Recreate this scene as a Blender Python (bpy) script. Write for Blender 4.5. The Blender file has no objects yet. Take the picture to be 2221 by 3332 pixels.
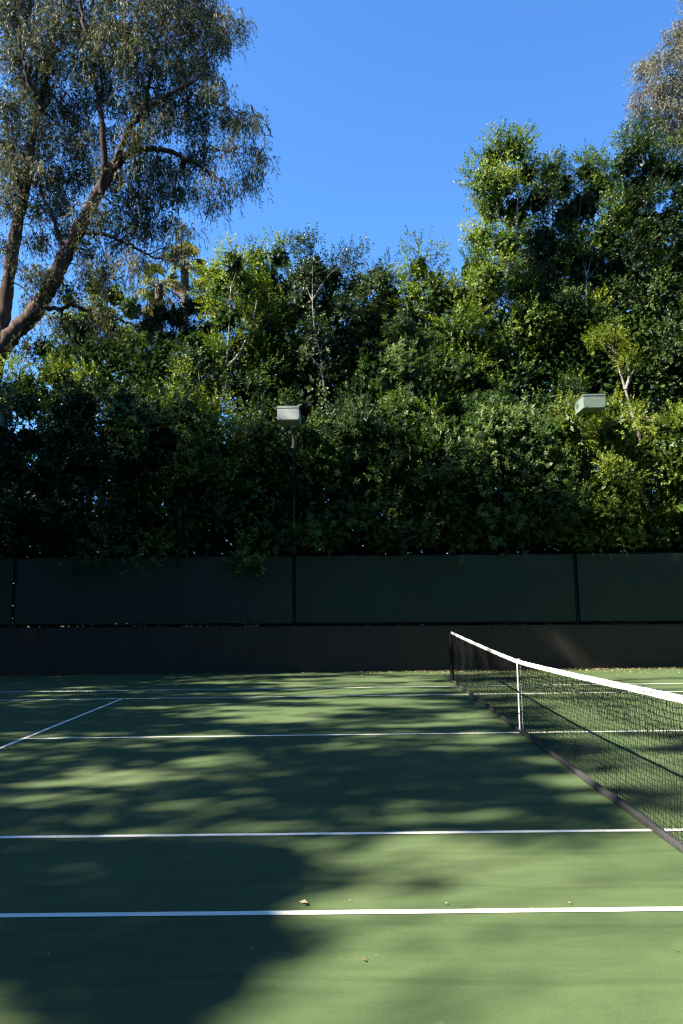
import bpy, bmesh, math, random
import numpy as np
from mathutils import Vector, Matrix

random.seed(7)
rng = np.random.default_rng(11)
scene = bpy.context.scene
COL = scene.collection

# ------------------------------------------------------------------ camera
F_PX, W_PX, H_PX = 2375.8, 2221.0, 3332.0
CAM = np.array([-2.162, -4.1635, 1.629])
YAW, PITCH, ROLL = 0.010302, 0.129112, -0.014054
cy_, sy_, cp_, sp_, cr_, sr_ = (math.cos(YAW), math.sin(YAW), math.cos(PITCH), math.sin(PITCH),
                                math.cos(ROLL), math.sin(ROLL))
fwd = np.array([-sy_ * cp_, cy_ * cp_, sp_])
rgt0 = np.array([cy_, sy_, 0.0])
up0 = np.cross(rgt0, fwd)
rgt = rgt0 * cr_ + up0 * sr_
upv = -rgt0 * sr_ + up0 * cr_
cd = bpy.data.cameras.new('camera')
cam = bpy.data.objects.new('camera', cd)
COL.objects.link(cam)
cam.matrix_world = Matrix(((rgt[0], upv[0], -fwd[0], CAM[0]), (rgt[1], upv[1], -fwd[1], CAM[1]),
                           (rgt[2], upv[2], -fwd[2], CAM[2]), (0, 0, 0, 1)))
cd.sensor_fit = 'VERTICAL'
cd.sensor_height = 36.0
cd.lens = F_PX / H_PX * 36.0
cd.clip_start, cd.clip_end = 0.05, 3000
scene.camera = cam

# ------------------------------------------------------------------ light
SUN_TRAVEL = np.array([0.98, 0.35, -1.0])          # direction the light travels
to_sun = -SUN_TRAVEL / np.linalg.norm(SUN_TRAVEL)
sun_el = math.asin(to_sun[2])
sun_az = math.atan2(to_sun[0], to_sun[1])           # clockwise from +Y
world = bpy.data.worlds.new('World')
scene.world = world
world.use_nodes = True
nt = world.node_tree
nt.nodes.clear()
wo = nt.nodes.new('ShaderNodeOutputWorld')
bg = nt.nodes.new('ShaderNodeBackground')
sky = nt.nodes.new('ShaderNodeTexSky')
sky.sky_type = 'NISHITA'
sky.sun_disc = False
sky.sun_elevation = sun_el
sky.sun_rotation = sun_az
sky.altitude = 100
sky.air_density = 1.0
sky.dust_density = 0.3
sky.ozone_density = 4.0
tint = nt.nodes.new('ShaderNodeMix')
tint.data_type = 'RGBA'
tint.blend_type = 'MULTIPLY'
tint.inputs[0].default_value = 1.0
tint.inputs[7].default_value = (0.52, 0.86, 1.17, 1)
nt.links.new(sky.outputs[0], tint.inputs[6])
nt.links.new(tint.outputs[2], bg.inputs[0])
bg.inputs[1].default_value = 0.068
nt.links.new(bg.outputs[0], wo.inputs[0])

sl = bpy.data.lights.new('sun', 'SUN')
sl.energy = 5.0
sl.angle = math.radians(0.53)
sl.color = (1.0, 0.93, 0.80)
sun = bpy.data.objects.new('sun', sl)
COL.objects.link(sun)
sun.location = (-30, -6, 30)
sun.rotation_euler = Vector(SUN_TRAVEL).to_track_quat('-Z', 'Y').to_euler()

scene.render.engine = 'CYCLES'
scene.view_settings.view_transform = 'Standard'
scene.view_settings.look = 'None'
scene.view_settings.exposure = 2.15
scene.view_settings.gamma = 1.0
scene.view_settings.use_curve_mapping = False
scene.cycles.max_bounces = 6
scene.cycles.diffuse_bounces = 3
scene.cycles.transmission_bounces = 3
scene.cycles.use_denoising = True
scene.cycles.denoiser = 'OPENIMAGEDENOISE'
scene.cycles.denoising_input_passes = 'RGB_ALBEDO_NORMAL'
scene.cycles.denoising_prefilter = 'ACCURATE'
scene.cycles.pixel_filter_type = 'BLACKMAN_HARRIS'
scene.cycles.filter_width = 1.3

# ------------------------------------------------------------------ helpers
K = 2221.0 / 1568.0
def at(x, y, Y):
    """point at depth Y (metres across the court) seen at x, y of the 1568-wide photograph"""
    d = fwd + rgt * ((x * K - W_PX / 2) / F_PX) - upv * ((y * K - H_PX / 2) / F_PX)
    return CAM + d * ((Y - CAM[1]) / d[1])
def m_per_px(Y):
    return (Y - CAM[1]) / (F_PX / K)

def tag(o, label=None, cat=None, group=None, kind=None):
    if label: o['label'] = label
    if cat: o['category'] = cat
    if group: o['group'] = group
    if kind: o['kind'] = kind
    return o
def link(name, me, mat=None, parent=None, loc=None):
    o = bpy.data.objects.new(name, me)
    COL.objects.link(o)
    if mat: me.materials.append(mat)
    if parent:
        o.parent = parent
    if loc is not None: o.location = loc
    return o
def thing(name, label, cat, loc=(0, 0, 0), group=None):
    o = bpy.data.objects.new(name, None)
    o.empty_display_size = 0.3
    COL.objects.link(o)
    o.location = loc
    return tag(o, label, cat, group)

def mesh_np(name, V, F, tints=None, smooth=True):
    """V (n,3); F (m,k) faces of k corners; optional face attribute 'tint'"""
    me = bpy.data.meshes.new(name)
    V = np.asarray(V, np.float32); F = np.asarray(F, np.int32)
    m, k = F.shape
    me.vertices.add(len(V)); me.vertices.foreach_set('co', V.ravel())
    me.loops.add(m * k); me.loops.foreach_set('vertex_index', F.ravel())
    me.polygons.add(m); me.polygons.foreach_set('loop_start', np.arange(0, m * k, k, dtype=np.int32))
    if tints is not None:
        a = me.attributes.new('tint', 'FLOAT', 'FACE')
        a.data.foreach_set('value', np.asarray(tints, np.float32))
    me.update(calc_edges=True)
    if not smooth: me.shade_flat()
    return me

class MB:
    """collects boxes, tubes and sheets into one mesh (quads)"""
    def __init__(s): s.V = []; s.F = []; s.n = 0
    def add(s, V, F):
        V = np.asarray(V, float)
        s.V.append(V); s.F.append(np.asarray(F, int) + s.n); s.n += len(V)
    def box(s, lo, hi):
        x0, y0, z0 = lo; x1, y1, z1 = hi
        V = [(x0,y0,z0),(x1,y0,z0),(x1,y1,z0),(x0,y1,z0),(x0,y0,z1),(x1,y0,z1),(x1,y1,z1),(x0,y1,z1)]
        s.add(V, [(0,3,2,1),(4,5,6,7),(0,1,5,4),(1,2,6,5),(2,3,7,6),(3,0,4,7)])
    def hexa(s, V):
        s.add(V, [(0,3,2,1),(4,5,6,7),(0,1,5,4),(1,2,6,5),(2,3,7,6),(3,0,4,7)])
    def tube(s, P, R, sides=8, cap=True, flat=(1.0, 1.0), wob=0.0):
        P = np.asarray(P, float); n = len(P)
        R = np.broadcast_to(np.asarray(R, float), (n,))
        T = np.gradient(P, axis=0); T /= np.linalg.norm(T, axis=1)[:, None] + 1e-9
        ref = np.array([0, 0, 1.0]) if abs(T[:, 2]).mean() < 0.8 else np.array([1.0, 0, 0])
        A = np.cross(T, ref); A /= np.linalg.norm(A, axis=1)[:, None] + 1e-9
        B = np.cross(A, T)
        th = np.arange(sides) * 2 * math.pi / sides
        rr = R[:, None] * (1 + (wob * rng.standard_normal((n, sides)) if wob else 0))
        V = (P[:, None] + A[:, None] * (np.cos(th)[None, :, None] * rr[..., None] * flat[0])
             + B[:, None] * (np.sin(th)[None, :, None] * rr[..., None] * flat[1])).reshape(-1, 3)
        F = []
        for i in range(n - 1):
            for j in range(sides):
                k = (j + 1) % sides
                F.append((i*sides+j, i*sides+k, (i+1)*sides+k, (i+1)*sides+j))
        if cap and sides >= 4:
            for base in (0, (n-1)*sides):
                for j in range(1, sides - 2, 2):
                    F.append((base, base+j, base+j+1, base+j+2))
                if sides % 2: F.append((base, base+sides-2, base+sides-1, base))
        s.add(V, F)
    def build(s, name, mat, parent=None, smooth=False, loc=None):
        me = mesh_np(name, np.concatenate(s.V), np.concatenate(s.F), smooth=smooth)
        return link(name, me, mat, parent, loc)

def smooth_path(pts, n):
    P = np.asarray(pts, float)
    d = np.r_[0, np.cumsum(np.linalg.norm(np.diff(P, axis=0), axis=1))]
    t = np.linspace(0, d[-1], n)
    Q = np.stack([np.interp(t, d, P[:, i]) for i in range(3)], 1)
    for _ in range(max(1, n // (2 * len(P)))):
        Q[1:-1] = (Q[:-2] + 2 * Q[1:-1] + Q[2:]) / 4
    return Q

# ------------------------------------------------------------------ materials
def new_mat(name):
    m = bpy.data.materials.new(name); m.use_nodes = True
    t = m.node_tree
    return m, t, t.nodes['Principled BSDF'], t.nodes['Material Output']
def N(t, kind, **kw):
    n = t.nodes.new(kind)
    for k, v in kw.items():
        if k in ('scale', 'detail', 'rough'):
            n.inputs[{'scale': 'Scale', 'detail': 'Detail', 'rough': 'Roughness'}[k]].default_value = v
        else: setattr(n, k, v)
    return n
def ramp(t, src, stops):
    r = t.nodes.new('ShaderNodeValToRGB')
    e = r.color_ramp.elements
    while len(e) < len(stops): e.new(0.5)
    for i, (p, c) in enumerate(stops):
        e[i].position = p; e[i].color = (*c, 1) if len(c) == 3 else c
    t.links.new(src, r.inputs[0])
    return r
def bump(t, b, src, strength, dist=0.01):
    n = t.nodes.new('ShaderNodeBump')
    n.inputs['Strength'].default_value = strength; n.inputs['Distance'].default_value = dist
    t.links.new(src, n.inputs['Height']); t.links.new(n.outputs[0], b.inputs['Normal'])
def simple(name, c1, c2, scale=8.0, rough=0.6, bstr=0.2, spec=0.4, metal=0.0, stretch=None, bscale=None):
    m, t, b, o = new_mat(name)
    tc = N(t, 'ShaderNodeTexCoord')
    mp = N(t, 'ShaderNodeMapping')
    t.links.new(tc.outputs['Object'], mp.inputs[0])
    if stretch: mp.inputs['Scale'].default_value = stretch
    nz = N(t, 'ShaderNodeTexNoise', scale=scale, detail=6.0, rough=0.6)
    t.links.new(mp.outputs[0], nz.inputs[0])
    r = ramp(t, nz.outputs[0], [(0.3, c1), (0.7, c2)])
    t.links.new(r.outputs[0], b.inputs['Base Color'])
    b.inputs['Roughness'].default_value = rough
    b.inputs['Specular IOR Level'].default_value = spec
    b.inputs['Metallic'].default_value = metal
    if bstr:
        n2 = N(t, 'ShaderNodeTexNoise', scale=bscale or scale * 4, detail=5.0)
        t.links.new(mp.outputs[0], n2.inputs[0])
        bump(t, b, n2.outputs[0], bstr)
    return m

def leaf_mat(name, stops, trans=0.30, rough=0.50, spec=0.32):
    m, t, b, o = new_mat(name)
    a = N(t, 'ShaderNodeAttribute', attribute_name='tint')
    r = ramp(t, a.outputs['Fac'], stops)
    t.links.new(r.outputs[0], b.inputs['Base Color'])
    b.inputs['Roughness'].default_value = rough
    b.inputs['Specular IOR Level'].default_value = spec
    tr = N(t, 'ShaderNodeBsdfTranslucent')
    hs = N(t, 'ShaderNodeHueSaturation')
    hs.inputs['Saturation'].default_value = 1.15; hs.inputs['Value'].default_value = 1.5
    hs.inputs['Hue'].default_value = 0.485
    t.links.new(r.outputs[0], hs.inputs['Color']); t.links.new(hs.outputs[0], tr.inputs[0])
    mx = N(t, 'ShaderNodeMixShader'); mx.inputs[0].default_value = trans
    t.links.new(b.outputs[0], mx.inputs[1]); t.links.new(tr.outputs[0], mx.inputs[2])
    t.links.new(mx.outputs[0], o.inputs[0])
    return m

def court_mat():
    m, t, b, o = new_mat('court_acrylic')
    tc = N(t, 'ShaderNodeTexCoord')
    big = N(t, 'ShaderNodeTexNoise', scale=0.55, detail=5.0, rough=0.6)
    t.links.new(tc.outputs['Object'], big.inputs[0])
    fine = N(t, 'ShaderNodeTexNoise', scale=90.0, detail=4.0, rough=0.7)
    t.links.new(tc.outputs['Object'], fine.inputs[0])
    mp = N(t, 'ShaderNodeMapping'); mp.inputs['Scale'].default_value = (0.5, 3.5, 1); mp.inputs['Rotation'].default_value = (0, 0, 0.06)
    t.links.new(tc.outputs['Object'], mp.inputs[0])
    sw = N(t, 'ShaderNodeTexNoise', scale=3.0, detail=6.0, rough=0.65); t.links.new(mp.outputs[0], sw.inputs[0])
    r1 = ramp(t, big.outputs[0], [(0.26, (0.049, 0.076, 0.032)), (0.52, (0.061, 0.091, 0.037)), (0.78, (0.078, 0.105, 0.047))])
    r2 = ramp(t, fine.outputs[0], [(0.30, (0.82, 0.82, 0.82)), (0.70, (1.18, 1.18, 1.17))])
    r3 = ramp(t, sw.outputs[0], [(0.28, (0.83, 0.86, 0.89)), (0.74, (1.14, 1.11, 1.08))])
    m1 = N(t, 'ShaderNodeMix', data_type='RGBA', blend_type='MULTIPLY'); m1.inputs[0].default_value = 1
    m2 = N(t, 'ShaderNodeMix', data_type='RGBA', blend_type='MULTIPLY'); m2.inputs[0].default_value = 1
    t.links.new(r1.outputs[0], m1.inputs[6]); t.links.new(r2.outputs[0], m1.inputs[7])
    t.links.new(m1.outputs[2], m2.inputs[6]); t.links.new(r3.outputs[0], m2.inputs[7])
    # pale scuffs and specks
    vo = N(t, 'ShaderNodeTexVoronoi', scale=5.0); vo.inputs['Randomness'].default_value = 1
    t.links.new(tc.outputs['Object'], vo.inputs[0])
    r4 = ramp(t, vo.outputs['Distance'], [(0.018, (1, 1, 1)), (0.034, (0, 0, 0))])
    m3 = N(t, 'ShaderNodeMix', data_type='RGBA', blend_type='MIX')
    t.links.new(r4.outputs[0], m3.inputs[0]); t.links.new(m2.outputs[2], m3.inputs[6]); m3.inputs[7].default_value = (0.16, 0.19, 0.11, 1)
    # round ball scuffs, some dark and some pale, and a few worn dull areas
    v2 = N(t, 'ShaderNodeTexVoronoi', scale=1.15); t.links.new(tc.outputs['Object'], v2.inputs[0])
    nd = N(t, 'ShaderNodeTexNoise', scale=26.0, detail=4.0); t.links.new(tc.outputs['Object'], nd.inputs[0])
    ad = N(t, 'ShaderNodeMath', operation='MULTIPLY_ADD'); ad.inputs[1].default_value = 0.07
    t.links.new(nd.outputs[0], ad.inputs[0]); t.links.new(v2.outputs['Distance'], ad.inputs[2])
    r6 = ramp(t, ad.outputs[0], [(0.062, (0.55, 0.55, 0.55)), (0.085, (0, 0, 0))])
    mk = N(t, 'ShaderNodeMix', data_type='RGBA', blend_type='MIX')
    t.links.new(r6.outputs[0], mk.inputs[0]); t.links.new(m3.outputs[2], mk.inputs[6])
    r7 = ramp(t, v2.outputs['Color'], [(0.45, (0.036, 0.054, 0.024)), (0.55, (0.11, 0.135, 0.075))])
    t.links.new(r7.outputs[0], mk.inputs[7])
    st = N(t, 'ShaderNodeTexNoise', scale=1.7, detail=7.0, rough=0.7); t.links.new(tc.outputs['Object'], st.inputs[0])
    r8 = ramp(t, st.outputs[0], [(0.36, (0.86, 0.85, 0.86)), (0.50, (1, 1, 1)), (0.66, (1.10, 1.06, 1.05))])
    m5_ = N(t, 'ShaderNodeMix', data_type='RGBA', blend_type='MULTIPLY'); m5_.inputs[0].default_value = 1
    t.links.new(mk.outputs[2], m5_.inputs[6]); t.links.new(r8.outputs[0], m5_.inputs[7])
    m3 = m5_
    # long thin sweep marks
    wv = N(t, 'ShaderNodeTexWave', wave_type='RINGS'); wv.inputs['Scale'].default_value = 0.55; wv.inputs['Distortion'].default_value = 3.5
    wv.inputs['Detail'].default_value = 3; wv.inputs['Detail Scale'].default_value = 0.6
    mp2 = N(t, 'ShaderNodeMapping'); mp2.inputs['Location'].default_value = (5, 9, 0)
    t.links.new(tc.outputs['Object'], mp2.inputs[0]); t.links.new(mp2.outputs[0], wv.inputs[0])
    r5 = ramp(t, wv.outputs['Fac'], [(0.965, (1, 1, 1)), (1.0, (0.86, 0.87, 0.86))])
    m4 = N(t, 'ShaderNodeMix', data_type='RGBA', blend_type='MULTIPLY'); m4.inputs[0].default_value = 1
    t.links.new(m3.outputs[2], m4.inputs[6]); t.links.new(r5.outputs[0], m4.inputs[7])
    t.links.new(m4.outputs[2], b.inputs['Base Color'])
    b.inputs['Roughness'].default_value = 0.9; b.inputs['Specular IOR Level'].default_value = 0.12
    gr = N(t, 'ShaderNodeTexNoise', scale=420.0, detail=2.0); t.links.new(tc.outputs['Object'], gr.inputs[0])
    bump(t, b, gr.outputs[0], 0.35, 0.003)
    return m

M = {}
M['court'] = court_mat()
M['line'] = simple('line_paint', (0.76, 0.73, 0.60), (0.86, 0.83, 0.69), 14, 0.7, 0.25, 0.3, bscale=300)
M['soil'] = simple('soil', (0.05, 0.04, 0.028), (0.10, 0.08, 0.055), 3, 0.95, 0.6, 0.1)
M['wall'] = simple('painted_concrete', (0.040, 0.034, 0.024), (0.058, 0.049, 0.035), 1.1, 0.85, 0.35, 0.2, bscale=60)
M['screen'] = simple('windscreen_fabric', (0.020, 0.034, 0.021), (0.027, 0.043, 0.027), 0.7, 0.75, 0.3, 0.25, bscale=180)
M['post'] = simple('black_coated_steel', (0.004, 0.004, 0.004), (0.008, 0.008, 0.008), 20, 0.45, 0.1, 0.4)
M['tie'] = simple('wire_tie', (0.12, 0.12, 0.11), (0.22, 0.21, 0.20), 20, 0.4, 0.0, 0.5, metal=0.6)
M['lamp'] = simple('lamp_paint', (0.12, 0.16, 0.125), (0.165, 0.21, 0.165), 9, 0.5, 0.15, 0.4, bscale=40)
M['lamp_pale'] = simple('weathered_lamp_paint', (0.27, 0.30, 0.27), (0.36, 0.38, 0.34), 6, 0.45, 0.15, 0.45, bscale=40)
M['lens'] = simple('lamp_glass', (0.016, 0.018, 0.012), (0.045, 0.045, 0.030), 7, 0.2, 0.2, 0.6, bscale=12)
M['pole'] = simple('dark_pole', (0.007, 0.009, 0.008), (0.013, 0.015, 0.013), 6, 0.5, 0.1, 0.4)
M['cord'] = simple('net_cord', (0.003, 0.003, 0.003), (0.006, 0.006, 0.006), 40, 0.7, 0.0, 0.15)
M['dowel'] = simple('net_post_paint', (0.002, 0.002, 0.002), (0.004, 0.004, 0.004), 12, 0.6, 0.1, 0.2)
M['strap'] = simple('white_strap', (0.70, 0.69, 0.66), (0.82, 0.81, 0.78), 30, 0.7, 0.2, 0.3)
M['bark_euc'] = simple('eucalyptus_bark', (0.022, 0.013, 0.010), (0.105, 0.066, 0.048), 2.2, 0.9, 1.0, 0.15, stretch=(2.6, 2.6, 0.6), bscale=9)
M['bark_branch'] = simple('eucalyptus_branch_bark', (0.018, 0.012, 0.009), (0.055, 0.037, 0.029), 2.5, 0.9, 0.8, 0.15, bscale=9)
M['bark_pale'] = simple('pale_bark', (0.095, 0.088, 0.074), (0.22, 0.205, 0.175), 3.0, 0.8, 0.6, 0.2, stretch=(1, 1, 2.5))
M['bark_light'] = simple('light_bark', (0.14, 0.125, 0.10), (0.30, 0.275, 0.23), 4.0, 0.8, 0.6, 0.2, stretch=(1, 1, 2.0))
M['bark_dark'] = simple('dark_bark', (0.030, 0.026, 0.020), (0.075, 0.064, 0.05), 3.0, 0.9, 0.8, 0.2)
M['twig'] = simple('twig', (0.05, 0.045, 0.032), (0.11, 0.095, 0.07), 8, 0.85, 0.0, 0.2)
M['palm_trunk'] = simple('palm_trunk', (0.045, 0.035, 0.026), (0.11, 0.09, 0.07), 3, 0.9, 0.9, 0.2, stretch=(1, 1, 5))

LM = {}
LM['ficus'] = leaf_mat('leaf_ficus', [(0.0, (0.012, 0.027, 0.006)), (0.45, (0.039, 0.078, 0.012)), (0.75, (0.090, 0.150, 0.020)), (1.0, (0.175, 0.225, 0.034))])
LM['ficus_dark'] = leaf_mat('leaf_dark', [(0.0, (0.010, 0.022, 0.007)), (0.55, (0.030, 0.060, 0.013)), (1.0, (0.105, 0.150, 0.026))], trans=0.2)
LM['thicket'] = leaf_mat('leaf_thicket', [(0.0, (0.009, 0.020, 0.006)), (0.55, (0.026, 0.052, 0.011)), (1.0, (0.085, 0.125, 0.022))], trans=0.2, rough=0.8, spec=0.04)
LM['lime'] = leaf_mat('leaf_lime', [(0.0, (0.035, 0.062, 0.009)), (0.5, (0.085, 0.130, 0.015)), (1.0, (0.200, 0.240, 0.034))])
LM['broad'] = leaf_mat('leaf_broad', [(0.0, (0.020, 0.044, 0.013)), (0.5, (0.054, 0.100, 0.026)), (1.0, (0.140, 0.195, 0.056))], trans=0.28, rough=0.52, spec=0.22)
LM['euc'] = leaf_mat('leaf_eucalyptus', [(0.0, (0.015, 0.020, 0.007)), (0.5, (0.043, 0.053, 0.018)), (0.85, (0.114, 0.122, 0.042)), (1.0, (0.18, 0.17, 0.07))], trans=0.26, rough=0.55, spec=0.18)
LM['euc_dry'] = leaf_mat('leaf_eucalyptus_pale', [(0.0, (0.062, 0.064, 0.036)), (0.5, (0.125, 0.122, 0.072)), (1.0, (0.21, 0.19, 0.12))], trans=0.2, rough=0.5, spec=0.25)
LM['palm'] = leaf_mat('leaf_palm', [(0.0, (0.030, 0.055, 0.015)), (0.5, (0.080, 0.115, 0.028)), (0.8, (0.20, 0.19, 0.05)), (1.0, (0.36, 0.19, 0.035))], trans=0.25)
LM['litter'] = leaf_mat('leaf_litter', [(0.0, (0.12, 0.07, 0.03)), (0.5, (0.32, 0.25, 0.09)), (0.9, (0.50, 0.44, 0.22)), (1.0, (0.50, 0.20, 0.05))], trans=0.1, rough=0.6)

# ------------------------------------------------------------------ ground, court, lines
WALL_Y = 14.63
def sheet(name, x0, x1, y0, y1, z, mat, div=1):
    xs = np.linspace(x0, x1, div + 1); ys = np.linspace(y0, y1, div + 1)
    V = [(x, y, z) for y in ys for x in xs]
    F = [(j*(div+1)+i, j*(div+1)+i+1, (j+1)*(div+1)+i+1, (j+1)*(div+1)+i) for j in range(div) for i in range(div)]
    return link(name, mesh_np(name, V, F, smooth=False), mat)
tag(sheet('ground', -600, 600, -600, 900, -0.12, M['soil']), kind='structure')
tag(sheet('tennis_court', -18.3, 18.3, -12, WALL_Y + 0.06, 0.0, M['court']), kind='structure')
b = MB(); b.box((-60, WALL_Y + 0.24, -0.1), (60, 60, 1.02)); tag(b.build('soil_bank', M['soil']), kind='structure')

def line(name, pts, w, z=0.004):
    """painted line with slightly uneven edges"""
    (x0, y0), (x1, y1) = pts
    L = math.hypot(x1 - x0, y1 - y0); n = max(2, int(L / 0.25))
    dx, dy = (x1 - x0) / L, (y1 - y0) / L
    V = []; F = []
    for i in range(n + 1):
        s = L * i / n; e = 0.0012 * rng.standard_normal(2)
        V.append((x0 + dx*s - dy*(w/2 + e[0]), y0 + dy*s + dx*(w/2 + e[0]), z))
        V.append((x0 + dx*s + dy*(w/2 + e[1]), y0 + dy*s - dx*(w/2 + e[1]), z))
    for i in range(n): F.append((2*i, 2*i+1, 2*i+3, 2*i+2))
    return tag(link(name, mesh_np(name, V, F, smooth=False), M['line']), kind='structure')
LW = 0.05
line('doubles_sideline', [(-11.885, 0), (11.885, 0)], LW)
line('singles_sideline', [(-11.885, 1.372), (11.885, 1.372)], LW)
line('singles_sideline', [(-11.885, 9.601), (11.885, 9.601)], LW)
line('doubles_sideline', [(-11.885, 10.973), (11.885, 10.973)], LW)
line('center_service_line', [(-6.375, 5.486), (6.375, 5.486)], LW)
line('service_line', [(-6.40, 1.397), (-6.40, 9.576)], LW)
line('service_line', [(6.40, 1.397), (6.40, 9.576)], LW)
line('baseline', [(-11.91, 0.025), (-11.91, 10.948)], 0.08)
line('baseline', [(11.91, 0.025), (11.91, 10.948)], 0.08)

# ------------------------------------------------------------------ low wall and fence on it
def zw(x): return 1.128 - 0.0084 * (x + 1.0)          # the wall's top falls slightly to the right
wall = thing('retaining_wall', 'low dark brown painted concrete wall at the far edge of the court', 'wall', (0, WALL_Y, 0))
xs = np.linspace(-16, 14, 61)
b = MB()
for i in range(60):
    x0, x1 = xs[i], xs[i+1]; z0, z1 = zw(x0) - 0.03, zw(x1) - 0.03
    b.add([(x0,0,-.1),(x1,0,-.1),(x1,0,z1),(x0,0,z0),(x1,.24,z1),(x0,.24,z0)], [(0,1,2,3),(3,2,4,5)])
b.build('wall_face', M['wall'], wall)
b = MB(); b.hexa([(-16,-.006,zw(-16)-.03),(14,-.006,zw(14)-.03),(14,.25,zw(14)-.03),(-16,.25,zw(-16)-.03),
                  (-16,-.006,zw(-16)),(14,-.006,zw(14)),(14,.25,zw(14)),(-16,.25,zw(-16))])
b.build('coping', M['wall'], wall)

fence = thing('court_fence', 'dark green windscreen fence on black posts above the low wall', 'fence', (0, WALL_Y + 0.12, 0))
POSTS = [-18.06, -10.83, -3.6, 3.63, 10.86]
POSTS = [p for p in POSTS if -14 < p < 12]
FY = 0.0
def ztop(x): return 2.94 - 0.0065 * (x + 3)
for px in POSTS:
    b = MB(); b.tube([(px, FY, zw(px)), (px, FY, ztop(px) + 0.03)], 0.038, 10)
    p = b.build('post', M['post'], fence, smooth=True)
    b = MB(); b.tube([(px, FY, ztop(px) + .03), (px, FY, ztop(px) + .05), (px, FY, ztop(px) + .065)], [.043, .04, .012], 10)
    b.build('cap', M['post'], p, smooth=True)
    b = MB(); b.box((px-.07, FY-.07, zw(px)), (px+.07, FY+.07, zw(px)+.012)); b.build('base_plate', M['post'], p)
ends = [-14.2] + POSTS + [13.2]
for i in range(len(ends) - 1):
    x0 = ends[i] + 0.048; x1 = ends[i+1] - 0.048
    nx, nz = 60, 14
    V = []; F = []
    u = np.linspace(0, 1, nx + 1); w = np.linspace(0, 1, nz + 1)
    ph = rng.uniform(0, 6, 4)
    for zz in w:
        for uu in u:
            x = x0 + (x1 - x0) * uu
            zb = zw(x) + 0.09; zt = ztop(x) - 0.01
            sag = 0.012 * math.sin(uu * 31 + ph[0]) * (zz > 0.9) + 0.008 * math.sin(uu * 17 + ph[2]) * (zz < 0.05)
            y = -0.055 + 0.006*math.sin(uu*9 + ph[1] + 2*zz) + 0.004*math.sin(uu*23 + ph[3] - 3*zz) - 0.010*math.sin(math.pi*zz)
            V.append((x, FY + y, zb + (zt - zb) * zz + sag * 0.6))
    for j in range(nz):
        for k in range(nx):
            a = j*(nx+1)+k; F.append((a, a+1, a+nx+2, a+nx+1))
    link('windscreen', mesh_np('windscreen', V, F), M['screen'], fence)
    for nm, zf, dz in (('top_rail', ztop, 0.012), ('bottom_rail', zw, 0.062)):
        b = MB(); xa, xb = ends[i] + .04, ends[i+1] - .04
        b.tube([(xa, FY, zf(xa) + dz), (xb, FY, zf(xb) + dz)], 0.022, 8); b.build(nm, M['post'], fence, smooth=True)
for px in POSTS:                                     # wire ties that lace the screen to each post
    for k in range(7):
        z = zw(px) + 0.2 + 0.24 * k + rng.uniform(-.04, .04)
        b = MB(); b.tube([(px-.03, FY-.045, z), (px+rng.uniform(-.01,.01), FY-.052, z+rng.uniform(.0,.02)), (px+.03, FY-.045, z+rng.uniform(-.01,.02))], 0.005, 4)
        b.build('tie', M['tie'], fence)

# ------------------------------------------------------------------ light poles
def light_pole(px, label, z0=6.43, paint='lamp', PY=14.80):
    t = thing('light_pole', label, 'light pole', (px, PY, 1.0), 'court light poles behind the fence')
    def loc(P): return [np.array(q, float) - (px, PY, 1.0) for q in P]
    top = z0 - .24
    b = MB(); b.tube(loc([(px,PY,1.0),(px,PY,3.6),(px,PY,top)]), [.05,.046,.042], 10); b.build('pole', M['pole'], t, smooth=True)
    hx = px - 0.06
    b = MB(); b.tube(loc([(px,PY,top-.02),(px-.015,PY - .05,top+.05),(hx,14.66,z0-.06),(hx,14.44,z0+.05)]), .032, 8); b.build('arm', M['lamp'], t, smooth=True)
    # shoebox head: body with bevelled edges, rim, lens and reflector lamp
    y0, y1, z1, w = 13.80, 14.52, z0 + .35, 0.278
    bm = bmesh.new()
    V = [bm.verts.new(np.array(q) - (px,PY,1.0)) for q in
         [(hx-w,y0,z0),(hx+w,y0,z0),(hx+w,y1,z0),(hx-w,y1,z0),(hx-w,y0,z1),(hx+w,y0,z1),(hx+w,y1,z1-.02),(hx-w,y1,z1-.02)]]
    for f in [(4,5,6,7),(0,1,5,4),(1,2,6,5),(2,3,7,6),(3,0,4,7)]: bm.faces.new([V[i] for i in f])
    bot = bm.faces.new([V[i] for i in (0,3,2,1)])
    r = bmesh.ops.inset_region(bm, faces=[bot], thickness=0.016, depth=-0.03)
    bmesh.ops.bevel(bm, geom=[e for e in bm.edges if e.calc_length() > 0.3], offset=0.008, segments=2, affect='EDGES')
    bmesh.ops.recalc_face_normals(bm, faces=bm.faces)
    me = bpy.data.meshes.new('lamp_head'); bm.to_mesh(me); bm.free()
    h = link('lamp_head', me, M[paint], t)
    b = MB(); b.box(np.array((hx-w+.018,y0+.018,z0+.016))-(px,PY,1.0), np.array((hx+w-.018,y1-.018,z0+.024))-(px,PY,1.0)); b.build('lens', M['lens'], h)
    b = MB(); lo = np.array((hx-w-.006, y0-.006, z1-.055)) - (px, PY, 1.0); hi = np.array((hx+w+.006, y1+.006, z1-.043)) - (px, PY, 1.0)
    b.box(lo, hi); b.build('lid_seam', M['lamp'] if paint != 'lamp' else M['pole'], h)
    for sx in (-1, 1):
        b = MB(); c = np.array((hx + sx*(w-.05), y0 - .004, z0 + .045)) - (px, PY, 1.0)
        b.tube([c, c - (0, .012, 0)], .010, 8); b.build('bolt', M['tie'], h, smooth=True)
    return t
light_pole(-3.6, 'shoebox court light on a dark pole at the middle fence post, whitish front', 6.34, 'lamp_pale')
light_pole(4.13, 'shoebox court light above the bright hedge, sunlit side face showing', 6.52, 'lamp', 15.1)
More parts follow.
